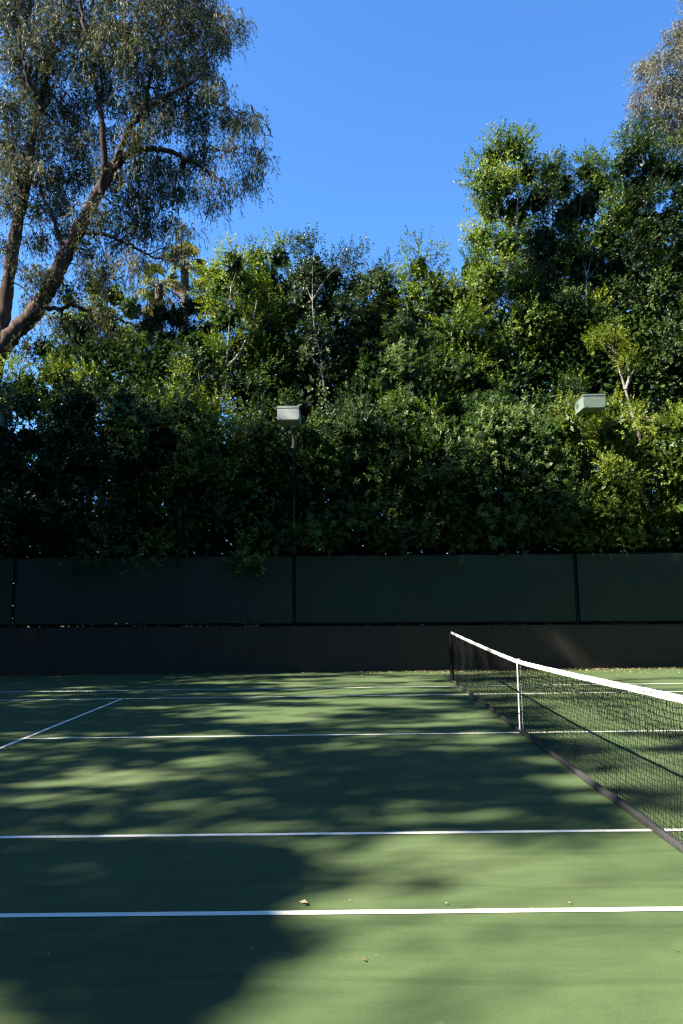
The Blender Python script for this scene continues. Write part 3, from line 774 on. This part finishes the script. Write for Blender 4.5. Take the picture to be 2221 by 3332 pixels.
thicket('undergrowth', 'thicket', [((-6, 13), (20, 23), (2, 11.5), 20000, .25), ((-17, -5), (20.5, 23), (2, 7.6), 8000, .15), ((4.0, 13), (20.5, 22.5), (8, 15.6), 9000, .2), ((-5, 2.5), (20.5, 22.5), (8, 12.8), 3500, .2)], .34)
# unseen foliage added to cut sky light: behind camera, right, low at left end
thicket('sky_blocking_foliage', 'thicket', [((-22, 24), (-8.2, -5.6), (0, 7.5), 14000, .35), ((-22, 26), (-14, -8.6), (2, 17), 25000, .4), ((18.8, 24), (-12, 24), (0, 17), 18000, .4),
                                               ((-23, -19.2), (-8, 15), (0, 7.0), 9000, .35)], .62)

# ------------------------------------------------------------------ eucalyptus
def hanging(lv, mb, C, m, k, leaf, lw, slen, tb=.5, tvar=.2, spread=.5):
    n = len(C); ct = rng.normal(0, tvar, n)
    ns = n * m
    B = np.repeat(C, m, 0) + rng.standard_normal((ns, 3)) * np.array([.22, .22, .16])
    out = unit(rng.standard_normal((ns, 3)) * np.array([1, 1, .3]))
    S = slen * rng.uniform(.6, 1.4, ns)
    kk = np.tile(np.arange(k), ns); t = (kk + rng.uniform(0, 1, ns * k)) / k
    Sr = np.repeat(S, k); Or = np.repeat(out, k, 0)
    def path(o, s, t):
        return o * (s * .45 * np.sin(t * 1.5))[:, None] + np.array([0, 0, -1.0]) * (s * (t ** 1.6) * .95 - s * .12 * np.sin(t * 3.1))[:, None]
    P = np.repeat(B, k, 0) + path(Or, Sr, t)
    D = unit(np.array([0, 0, -1.0]) + rng.standard_normal((ns * k, 3)) * spread + Or * .2)
    Nn = unit(rng.standard_normal((ns * k, 3)))
    lv.add(*kites(P, D, Nn, leaf * rng.uniform(.6, 1.25, ns * k), lw * rng.uniform(.7, 1.2, ns * k),
                  np.repeat(ct, m * k) + rng.normal(tb, .14, ns * k), fold=.05))
    one = np.ones(ns)
    twigs(mb, B, B + path(out, S, one * .8), .003)
def euc_tree(label, spec, Y, trunks, branches, leaves='euc', per=3.8, m=14, k=12, jit=1.2, group=None, tb=.5):
    base = np.array([trunks[0][0][0][0], Y, .5]) if not np.isscalar(trunks[0][0][0][0]) else np.array([at(*trunks[0][0][0], Y)[0], Y, .5])
    t = thing('eucalyptus_tree', label, 'tree', base, group)
    mbt = MB(); ptsall = []
    for pp, r0, r1 in trunks:
        Q = smooth_path([at(x, y, Y + (.7 if r0 < .12 else 0)) if y < 1400 else np.array([at(x, 1200, Y)[0], Y, .3]) for x, y in pp], 9 * len(pp)); ptsall.append(Q)
        mbt.tube(Q - base, np.linspace(r0, r1, len(Q)) * (1 + .07 * rng.standard_normal(len(Q))), 12, wob=.05)
    mbt.build('trunk', M['bark_euc'], t, smooth=True)
    for pp, r0, r1 in branches:
        Q = np.array([at(x, y, Y - .2 + rng.uniform(-.35, .35)) for x, y in pp])
        Q = smooth_path(Q, 6 * len(pp)); Q += rng.standard_normal(Q.shape) * .03; ptsall.append(Q)
        mb = MB(); mb.tube(Q - base, np.linspace(r0, r1, len(Q)), 8, wob=.05); mb.build('branch', M['bark_branch'], t, smooth=True)
    allp = np.concatenate(ptsall)
    lobes = px_lobes(spec, Y + .3, jit, 1.0)
    C, O, I = lobe_points(lobes, per, .15)
    lv = Leaves(); tw = MB()
    hanging(lv, tw, C, m, k, .165, .032, .66, tb)
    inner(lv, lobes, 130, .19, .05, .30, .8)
    lb = MB()
    for c, r in lobes:
        s = allp[np.argmin(np.linalg.norm(allp - c - np.array([0, 0, .2]), axis=1))]
        Q = smooth_path([s, (s + c) / 2 + rng.standard_normal(3) * .15 + np.array([0, 0, .25]), c], 7)
        lb.tube(Q - base, np.linspace(.03, .010, 7), 5)
    cs = np.array([l[0] for l in lobes]); twigs(tw, cs[I], C, .008)
    for q in tw.V: q -= base
    lv.build('crown', LM[leaves], t, base)
    lb.build('limbs', M['bark_branch'], t, smooth=True)['kind'] = 'stuff'
    tw.build('twigs', M['twig'], t, smooth=True)['kind'] = 'stuff'
    return t
E1 = [(40,-20,80),(140,-30,85),(250,-30,85),(360,-20,80),(450,-10,70),(40,60,75),(120,70,70),(200,60,75),(280,60,75),(360,60,70),(430,60,70),(490,60,45),(505,105,42),
      (40,150,70),(110,150,65),(190,150,70),(270,140,70),(340,150,65),(410,140,65),(470,150,50),(500,195,34),(40,240,70),(110,240,60),(180,240,60),(250,230,55),(320,230,60),(390,230,50),(440,220,45),(480,235,40),
      (530,40,22),(550,55,14),(30,330,60),(100,320,60),(170,320,55),(240,320,45),(310,310,50),(370,290,45),(430,280,40),(470,280,36),(520,270,30),(560,262,22),(580,270,14),(545,285,20),
      (60,400,50),(120,410,50),(180,400,55),(250,410,50),(310,390,50),(370,380,50),(420,390,36),(470,350,34),(520,345,28),(570,355,24),(595,365,16),(590,395,22),(560,410,20),(530,430,20),(490,465,16),(485,420,22),(450,370,30),
      (20,470,50),(90,480,40),(150,470,45),(220,490,45),(290,470,55),(350,460,50),(400,455,36),(430,440,24),(330,520,45),(270,540,45),(390,510,34),(420,530,22),(200,560,40),(150,540,36),(90,560,34),
      (290,600,18),(330,600,12),(395,580,9),(250,620,36),(200,630,36),(100,640,34),(60,620,28),(10,560,34),(160,670,34),(80,700,34),(220,690,34),(140,740,38),(200,750,38),(260,740,34),(60,790,26),(170,790,30),(20,380,50)]
euc_tree('huge eucalyptus with two leaning reddish trunks and drooping leaves at left', E1, 20.0,
    [([(-75,1500),(-40,1000),(-6,815),(8,720),(22,620),(38,520),(58,440),(66,385),(72,330)], .46, .13),
     ([(68,370),(76,310),(95,230),(120,110),(150,-20)], .11, .04),
     ([(-30,850),(20,775),(75,725),(115,660),(150,585),(188,512),(220,450),(250,400),(285,355)], .34, .17)],
    [([(285,355),(330,342),(385,345),(430,365),(470,388),(500,410),(525,445)], .12, .03),
     ([(228,445),(240,390),(236,300),(222,200),(205,110),(180,0)], .13, .05),
     ([(262,385),(290,300),(330,255),(370,228),(410,205),(450,185),(475,150),(490,110)], .12, .03),
     ([(180,528),(215,535),(262,545),(310,570),(355,592),(400,600),(432,585)], .08, .02),
     ([(95,705),(130,712),(165,700),(215,715),(280,740),(330,750)], .09, .02),
     ([(300,350),(330,270),(345,180),(370,60),(400,-20)], .09, .04),
     ([(150,585),(120,500),(90,420),(60,330)], .08, .03),
     ([(50,460),(20,340),(-30,300)], .12, .06), ([(95,250),(60,180),(40,60)], .09, .03), ([(430,365),(470,340),(520,345),(570,355),(598,366)], .035, .008),
     ([(410,205),(450,220),(500,240),(550,258),(585,268)], .03, .007)])
euc_tree('pale dry leaved eucalyptus high in the upper right corner', [(1480,170,28),(1500,150,26),(1465,205,16),(1455,235,14),(1510,200,36),(1540,130,40),(1560,80,40),(1545,190,44),(1520,245,36),(1480,250,22),(1560,260,44),(1590,180,60),(1590,90,60),(1600,280,60),(1530,300,34),(1500,285,22),(1620,10,60),(1565,320,36),(1475,275,12)], 28.0,
    [([(1680,1500),(1670,900),(1650,500),(1630,250),(1610,60)], .40, .12)], [([(1640,380),(1590,300),(1540,240),(1500,200)], .12, .03), ([(1625,220),(1580,150),(1550,90)], .10, .03)], 'euc_dry', per=3.6, m=14, jit=1.0, tb=.45)

# eucalyptus row beyond the court's end, outside the frame on the left: what is seen of it is its shade on the court
GAPS = [(-3.76, 3.98, 0.24, 0.32, 1), (-4.32, 3.16, 0.52, 0.29, 1), (-4.53, 2.91, 0.46, 0.15, 0.8), (-5.06, 3.03, 0.38, 0.16, 0.7), (-4.69, 2.5, 0.47,
    0.12, 0.9), (-3.4, 2.19, 0.51, 0.15, 0.8), (-4.17, 1.78, 0.42, 0.09, 0.5), (-4.46, 1.49, 0.36, 0.11, 0.8), (-3.74, 1.46, 0.2, 0.06, 0.5), (-2.95,
    1.53, 0.46, 0.1, 0.7), (-1.55, 2.18, 0.4, 0.15, 0.8), (-1.22, 1.77, 0.57, 0.13, 0.9), (-1.74, 1.89, 0.21, 0.12, 0.6), (-0.13, 2.96, 0.3, 0.24, 1),
    (-0.06, 2.32, 0.22, 0.2, 1), (-1.34, 3.02, 0.29, 0.1, 0.5), (-2.42, 4.71, 0.36, 0.22, 0.7), (-0.71, 4.52, 0.3, 0.15, 0.6), (-3.15, 2.69, 0.24,
    0.1, 0.5), (-2.56, 2.09, 0.29, 0.11, 0.4), (-0.2, 3.96, 0.18, 0.18, 0.8), (-3.37, 6.9, 0.78, 0.3, 1), (-3.84, 7.47, 0.69, 0.33, 0.9), (-3.72, 8.1,
    0.51, 0.26, 0.9), (-4.43, 5.88, 0.71, 0.21, 0.7), (-3.89, 5.48, 0.4, 0.16, 0.9), (-2.56, 7.74, 0.49, 0.39, 0.9), (-1.62, 8.72, 0.75, 0.29, 0.9),
    (-1.26, 6.14, 0.53, 0.22, 0.9), (-0.48, 4.92, 0.31, 0.25, 0.9), (-2.22, 9.08, 1.16, 0.24, 0.8), (-3.06, 10.15, 1.26, 0.29, 0.8), (-1.26, 12.44,
    1.44, 0.39, 0.9), (-0.1, 14.1, 1.05, 0.47, 1), (-3.68, 11.38, 1.1, 0.34, 0.7), (-4.73, 12.31, 1.48, 0.29, 0.6), (-0.6, 6.97, 0.38, 0.26, 0.8),
    (-0.81, 7.93, 0.42, 0.25, 0.7), (-1.8, 10.53, 0.85, 0.3, 0.8), (-5.51, 8.37, 0.53, 0.22, 0.6), (-6.97, 6.86, 0.4, 0.21, 0.5), (-5.71, 4.47, 0.46,
    0.1, 0.4), (-5.13, 4.13, 0.29, 0.09, 0.4), (4.42, 13.44, 1.9, 1.0, 1), (3.62, 14.83, 0.14, 0.06, 1.0), (3.95, 14.80, 0.10, 0.05, .5), (2.51, 12.13, 0.82, 0.46, 0.7), (1.12, 4.9, 0.61, 0.39, 0.9), (0.66,
    5.23, 0.26, 0.3, 0.8), (0.23, 2.94, 0.52, 0.38, 0.8), (0.94, 3.46, 0.3, 0.59, 0.8), (0.96, 7.06, 0.38, 0.26, 0.5), (1.99, 6.54, 0.54, 0.32, 0.5),
    (0.18, 1.45, 0.19, 0.64, 0.9), (-0.7, 1.7, 0.2, 0.05, 0.5)]
PATCHES = [(-2.2, 1.09, 0.42, 0.09, 0.35), (-2.07, 0.52, 0.34, 0.09, 0.65), (-1.84, 0.36, 0.28, 0.06, 0.45), (-1.92, 0.82, 0.31, 0.07, 0.4), (-1.54,
    0.93, 0.26, 0.07, 0.25), (-0.87, 1.17, 0.51, 0.08, 0.5), (-1.66, -0.83, 0.18, 0.27, 0.28), (-1.66, -0.47, 0.14, 0.17, 0.2), (-0.95, -0.23, 0.41,
    0.08, 0.32), (-0.47, 0.37, 0.3, 0.15, 0.15), (-2.32, 0.96, 0.23, 0.12, 0.5), (-2.37, -0.27, 0.24, 0.06, 0.7), (-3.39, 1.08, 0.9, 0.11, 0.1)]
EDGE = [(-4.92, 1.37), (-2.69, 1.25), (-2.49, 1.01), (-2.34, 0.83), (-2.29, 0.65), (-2.39, 0.42), (-2.64, 0.23), (-2.76, 0.05), (-2.63, -0.07),
    (-2.42, -0.16), (-2.24, -0.24), (-2.41, -0.36), (-2.5, -0.48), (-2.57, -0.64), (-2.64, -0.83), (-2.68, -1.05), (-2.68, -1.24), (-3.07, -1.23),
    (-3.3, -1.0), (-3.55, -0.86), (-3.73, -0.73), (-3.86, -0.7)]

def gauss_noise(x, y, s, seed):
    r = np.random.default_rng(seed); G = r.standard_normal((64, 64))
    u = (x / s) % 63; v = (y / s) % 63
    i = np.floor(u).astype(int); j = np.floor(v).astype(int); fu = u - i; fv = v - j
    fu = fu*fu*(3-2*fu); fv = fv*fv*(3-2*fv); i2 = (i+1) % 64; j2 = (j+1) % 64
    return G[i, j]*(1-fu)*(1-fv) + G[i2, j]*fu*(1-fv) + G[i, j2]*(1-fu)*fv + G[i2, j2]*fu*fv
def in_poly(x, y, poly):
    c = np.zeros(len(x), bool); n = len(poly); j = n - 1
    for i in range(n):
        xi, yi = poly[i]; xj, yj = poly[j]
        c ^= ((yi > y) != (yj > y)) & (x < (xj - xi) * (y - yi) / (yj - yi + 1e-12) + xi); j = i
    return c
SY = SUN_TRAVEL[1]
LIT = [(.93, .64 + SY + .5 * i, .17, .45, .95 if i < 11 else (.8 if i % 2 else .4)) for i in range(23)] + [(.15 + .15 * i, 5.5 + SY * .155 * i, .16, .13, .95) for i in range(5)] + [(2.75, 13.8 + SY * 6.5, .5, .25, 1)] + [(3.58 + .055 * i, 14.63 + SY * 1.1 - SY * .275 * i, .13, .11, 1) for i in range(5)] + [(4.0 + .04 * i, 14.63 + SY * .8 - SY * .2 * i, .09, .08, .9) for i in range(4)]
def canopy(x, y):
    """how closed the off-court canopy is along the sun ray that lands at x, y"""
    d = np.zeros(len(x))
    main = (y > 1.36) & (y < 14.55)
    d[main] = .88
    d -= np.where(main & (x < 7) & (x > .35 + .12 * (y - 2)), .42, 0)
    nz_ = gauss_noise(x * .17, y, .27, 3) * .36 + gauss_noise(x * .22, y, .12, 4) * .24
    d += np.where(main, nz_ * np.clip((y - 1.4) / 3, .25, 1), 0)
    d -= np.where(main, np.clip((x + 5.5) / 7, -.25, .38) * np.clip((y - 5) / 2, 0, 1), 0)
    hb = (y >= 14.55) & (y < 18.2)
    d += np.where(hb, np.clip(.90 - np.clip((x + 1.0) / 6, 0, 1) * .85, 0, 1) + nz_ * 1.0 * (x < 6), 0)
    d = np.where(hb & (y < 14.65 + SY * 3.0), 1.25, d)
    d = np.where(hb & (y >= 14.65 + SY * 3.0) & (y < 14.65 + SY * 4.3) & (x < 7.5), np.maximum(d, .72 + nz_ * .6), d)
    back = (y >= 18.2) & (y < 21)
    d += np.where(back, .30 * (x < -3) + nz_, 0)
    for gx, gy, rx, ry, w in GAPS:
        q = ((x - gx) / (rx * 1.25)) ** 2 + ((y - gy) / (ry * .85)) ** 2
        d -= w * 1.05 * np.exp(-q ** 1.5)
    for gx, gy, rx, ry, w in PATCHES:
        q = ((x - gx) / (rx * 1.2)) ** 2 + ((y - gy) / (ry * 1.3)) ** 2
        d = np.maximum(d, w * 1.05 * np.exp(-q))
    xj = x + .09 * rng.standard_normal(len(x)); yj = y + .045 * rng.standard_normal(len(x))
    e = in_poly(xj, yj, EDGE) | ((x < -4.5) & (y < 1.4) & (y > -.75)) | ((x < -3.6) & (y < -1.6) & (y > -5))
    d = np.where(e & (x < -2.3 + .05 * rng.standard_normal(len(x))), 1.25, np.where(e, .6, d))
    for gx, gy, rx, ry, w in LIT:                       # openings that light the headband, the strap and a lamp
        d *= 1 - w * np.exp(-(((x - gx) / rx) ** 2 + ((y - gy) / ry) ** 2) ** 1.5)
    return np.clip(d, 0, 1.25)
n = 300000
gx = rng.uniform(-12.5, 9.5, n); gy = rng.uniform(-5, 21, n)
LAI = 4.2 * canopy(gx, gy) ** 1.7
area = 22 * 26
keep = rng.uniform(0, 1, n) < LAI * area / .0110 / n
gx, gy = gx[keep], gy[keep]
z = (gx + 20.5 + rng.uniform(-2.2, 2.2, len(gx))) / .98
P = np.stack([gx - .98 * z, gy - SUN_TRAVEL[1] * z, z], 1)
TY = np.array([-10.5, -7, -3.5, 0, 3.5, 7, 10.5, 13.5])
TX = np.array([-20.4, -21.3, -20.2, -21.0, -20.3, -21.4, -20.6, -21.0])
who = np.argmin(np.abs(P[:, 1:2] - TY[None] - .6 * rng.standard_normal((len(P), 1))), axis=1)
SIDE = ['first', 'second', 'third', 'fourth', 'fifth', 'sixth', 'seventh', 'eighth']
for i in range(len(TY)):
    sel = P[who == i]
    if len(sel) < 50: continue
    base = np.array([TX[i], TY[i], -.12])
    t = thing('eucalyptus_tree', f'tall eucalyptus outside the frame, {SIDE[i]} of the row beyond the left end of the court', 'tree', base, 'eucalyptus row shading the court')
    ztop_ = min(np.percentile(sel[:, 2], 96), 14.5 if TY[i] < 6 else 19)
    mb = MB(); Q = smooth_path([base, base + (.2, .1, ztop_ * .35), base + (-.1, .2, ztop_ * .7), base + (.1, 0, ztop_)], 24)
    mb.tube(Q - base, np.linspace(.34, .03, 24), 10, wob=.04)
    for q in sel[rng.integers(0, len(sel), 14)]:
        s = Q[np.argmin(np.abs(Q[:, 2] - (q[2] - 1.6)))]
        mb.tube(smooth_path([s, (s + q) / 2 + (0, 0, .2), q], 6) - base, np.linspace(.032, .006, 6), 5)
    mb.build('trunk', M['bark_euc'], t, smooth=True)
    k = len(sel)
    lv = Leaves(); lv.add(*kites(sel - np.array([0, 0, -.09]), unit(np.array([0, 0, -1.0]) + rng.standard_normal((k, 3)) * .5), unit(rng.standard_normal((k, 3))),
                                 .30 * rng.uniform(.7, 1.3, k), .13 * rng.uniform(.7, 1.2, k), rng.normal(.5, .2, k)))
    lv.build('crown', LM['euc'], t, base)

# ------------------------------------------------------------------ fan palms
def fan_frond(mb_leaf, T, C, az, el, pet, rad, tint):
    """petiole and a folded fan of narrow drooping segments"""
    d = np.array([math.cos(az) * math.cos(el), math.sin(az) * math.cos(el), math.sin(el)])
    sag = np.array([0, 0, -1.0])
    P = np.array([C, C + d * pet * .5 + sag * .03, C + d * pet + sag * .14 * pet])
    hub = P[-1]; f = unit(d + sag * .25)
    s = unit(np.cross(f, np.array([0, 0, 1.0]))); nrm = np.cross(s, f)
    ns = 15
    V = []; F = []; tt = []
    for k in range(ns):
        a = (k / (ns - 1) - .5) * math.radians(250)
        e = f * math.cos(a) + s * math.sin(a)
        L = rad * (.75 + .25 * math.cos(a * .7)) * rng.uniform(.9, 1.08)
        w = .060 * rad / .9; side = unit(np.cross(e, nrm))
        p1 = hub + e * L * .55; p2 = hub + e * L * .85 + sag * L * rng.uniform(.10, .25); p3 = hub + e * L * .95 + sag * L * rng.uniform(.3, .55)
        b0 = len(V)
        V += [hub - side*w*.3, hub + side*w*.3, p1 + side*w*1.3 + nrm*.01, p1 - side*w*1.3, p2 + side*w*.6, p2 - side*w*.6, p3 + side*w*.1, p3 - side*w*.1]
        F += [(b0, b0+1, b0+2, b0+3), (b0+3, b0+2, b0+4, b0+5), (b0+5, b0+4, b0+6, b0+7)]
        tt += [tint + rng.normal(0, .06)] * 3
    return np.array(V), np.array(F), np.array(tt), P
def palm(label, x, y, Y, rad, nf, dead, trunk_r=.2):
    C = at(x, y, Y); base = np.array([C[0], Y, .0])
    t = thing('fan_palm', label, 'palm tree', base, 'fan palms beyond the hedge')
    mb = MB(); Q = smooth_path([base, base + (0.15, 0, C[2] * .5), C], 40)
    mb.tube(Q - base, np.linspace(trunk_r * 1.3, trunk_r, 40) * (1 + .06 * rng.standard_normal(40)), 10, wob=.04); mb.build('trunk', M['palm_trunk'], t, smooth=True)
    for k in range(nf):
        isd = k < dead
        el = rng.uniform(-1.15, -.6) if isd else rng.uniform(-.5, 1.25)
        tint = rng.uniform(.75, 1.0) if isd else rng.uniform(.40, .78)
        V, F, T, P = fan_frond(None, None, C + (0, 0, -.25 if isd else 0), k * 2.4 + rng.uniform(-.3, .3), el, rad * rng.uniform(.75, 1.15), rad * rng.uniform(.62, .85), tint)
        fr = link('frond', mesh_np('frond', V - base, F, np.clip(T, 0, 1)), LM['palm'], t)
        mb = MB(); mb.tube(P - base, [.03, .022, .016], 5); mb.build('petiole', M['twig'], fr, smooth=True)
palm('tall dark fan palm with a bare trunk behind the eucalyptus branch', 424, 606, 33.0, .86, 28, 2)
palm('lower yellowish fan palm left of the taller palm', 365, 655, 30.0, .84, 26, 3)
palm('fan palm mostly hidden behind the slim lit ficus', 492, 668, 36.0, .9, 20, 3)

# ------------------------------------------------------------------ leaf litter
def flat_leaf(x, y, z, L, W, tint):
    a = rng.uniform(0, 6.28); D = np.array([[math.cos(a), math.sin(a), rng.uniform(-.05, .35)]]); 
    return kites(np.array([[x, y, z]]), unit(D), unit(np.array([[rng.normal(0, .3), rng.normal(0, .3), 1.0]])), np.array([L]), np.array([W]), np.array([tint]), fold=.25)
lv = Leaves()
n = 1100
X = np.concatenate([rng.uniform(-2, 8.5, 1300), rng.uniform(-12, 8, 400)])
Yl = np.concatenate([WALL_Y - rng.gamma(1.4, .42, 1300), WALL_Y - rng.gamma(1.0, .16, 400)])
for x, y in zip(X, Yl):
    if x < 1.2 and rng.uniform() < .45 and y < 14.2: continue
    lv.add(*flat_leaf(x, min(y, WALL_Y - .03), .012, rng.uniform(.035, .085), rng.uniform(.018, .036), rng.normal(.55, .22)))
for k in range(220):                                   # a thin scatter of bits over the rest of the court
    lv.add(*flat_leaf(rng.uniform(-9, 6), rng.uniform(-1.0, 12.5), .008, rng.uniform(.012, .03), rng.uniform(.006, .014), rng.normal(.25, .3)))
tag(lv.build('leaf_litter', LM['litter'], None), kind='stuff')
lv = Leaves()                                          # bits caught on the wall's ledge under the screen
for k in range(260):
    x = rng.uniform(-12, 8); 
    if rng.uniform() < .4: x = rng.choice([-9.6, -6.2, -5.6, -1.2, 1.9, 4.6, 5.3]) + rng.normal(0, .25)
    lv.add(*flat_leaf(x, WALL_Y + rng.uniform(.015, .06), zw(x) + rng.uniform(.005, .03), rng.uniform(.03, .06), rng.uniform(.014, .026), rng.normal(.5, .2)))
tag(lv.build('ledge_leaf_litter', LM['litter'], None), kind='stuff')
def fallen(x, y, L, tint, label):
    p = at(x, y, 5.0); d = p - CAM; p = CAM + d * (-CAM[2] / d[2])
    lv = Leaves()
    for s in (0, 1):
        a = 2.6 + 1.1 * s; D = np.array([[math.cos(a), math.sin(a), .28 * s]])
        lv.add(*kites(np.array([[0, 0, .006]]), unit(D), np.array([[-.25, -.2, .95]]), np.array([L * (1 - .3 * s)]), np.array([L * .42]), np.array([tint + .06 * s]), fold=.25))
    o = lv.build('fallen_leaf', LM['litter'], None); o.location = (p[0], p[1], .004)
    tag(o, label, 'leaf', 'single leaves lying on the court')
fallen(707, 2079, .062, .88, 'curled pale yellow leaf just above the nearest white line')
fallen(549, 2187, .02, .05, 'tiny dark leaf bit in the shade below the nearest white line')
fallen(840, 2210, .024, .05, 'small dark leaf bit in the sun below the nearest white line')
fallen(1311, 2078, .018, .6, 'small leaf bit near the nearest white line towards the net side')
fallen(255, 1615, .07, .8, 'pale dry leaf beside the top of the service line')
fallen(552, 1576, .085, .85, 'pale leaf in the light by the far doubles line')
fallen(22, 1720, .07, .1, 'dark leaf below the left end of the service line')
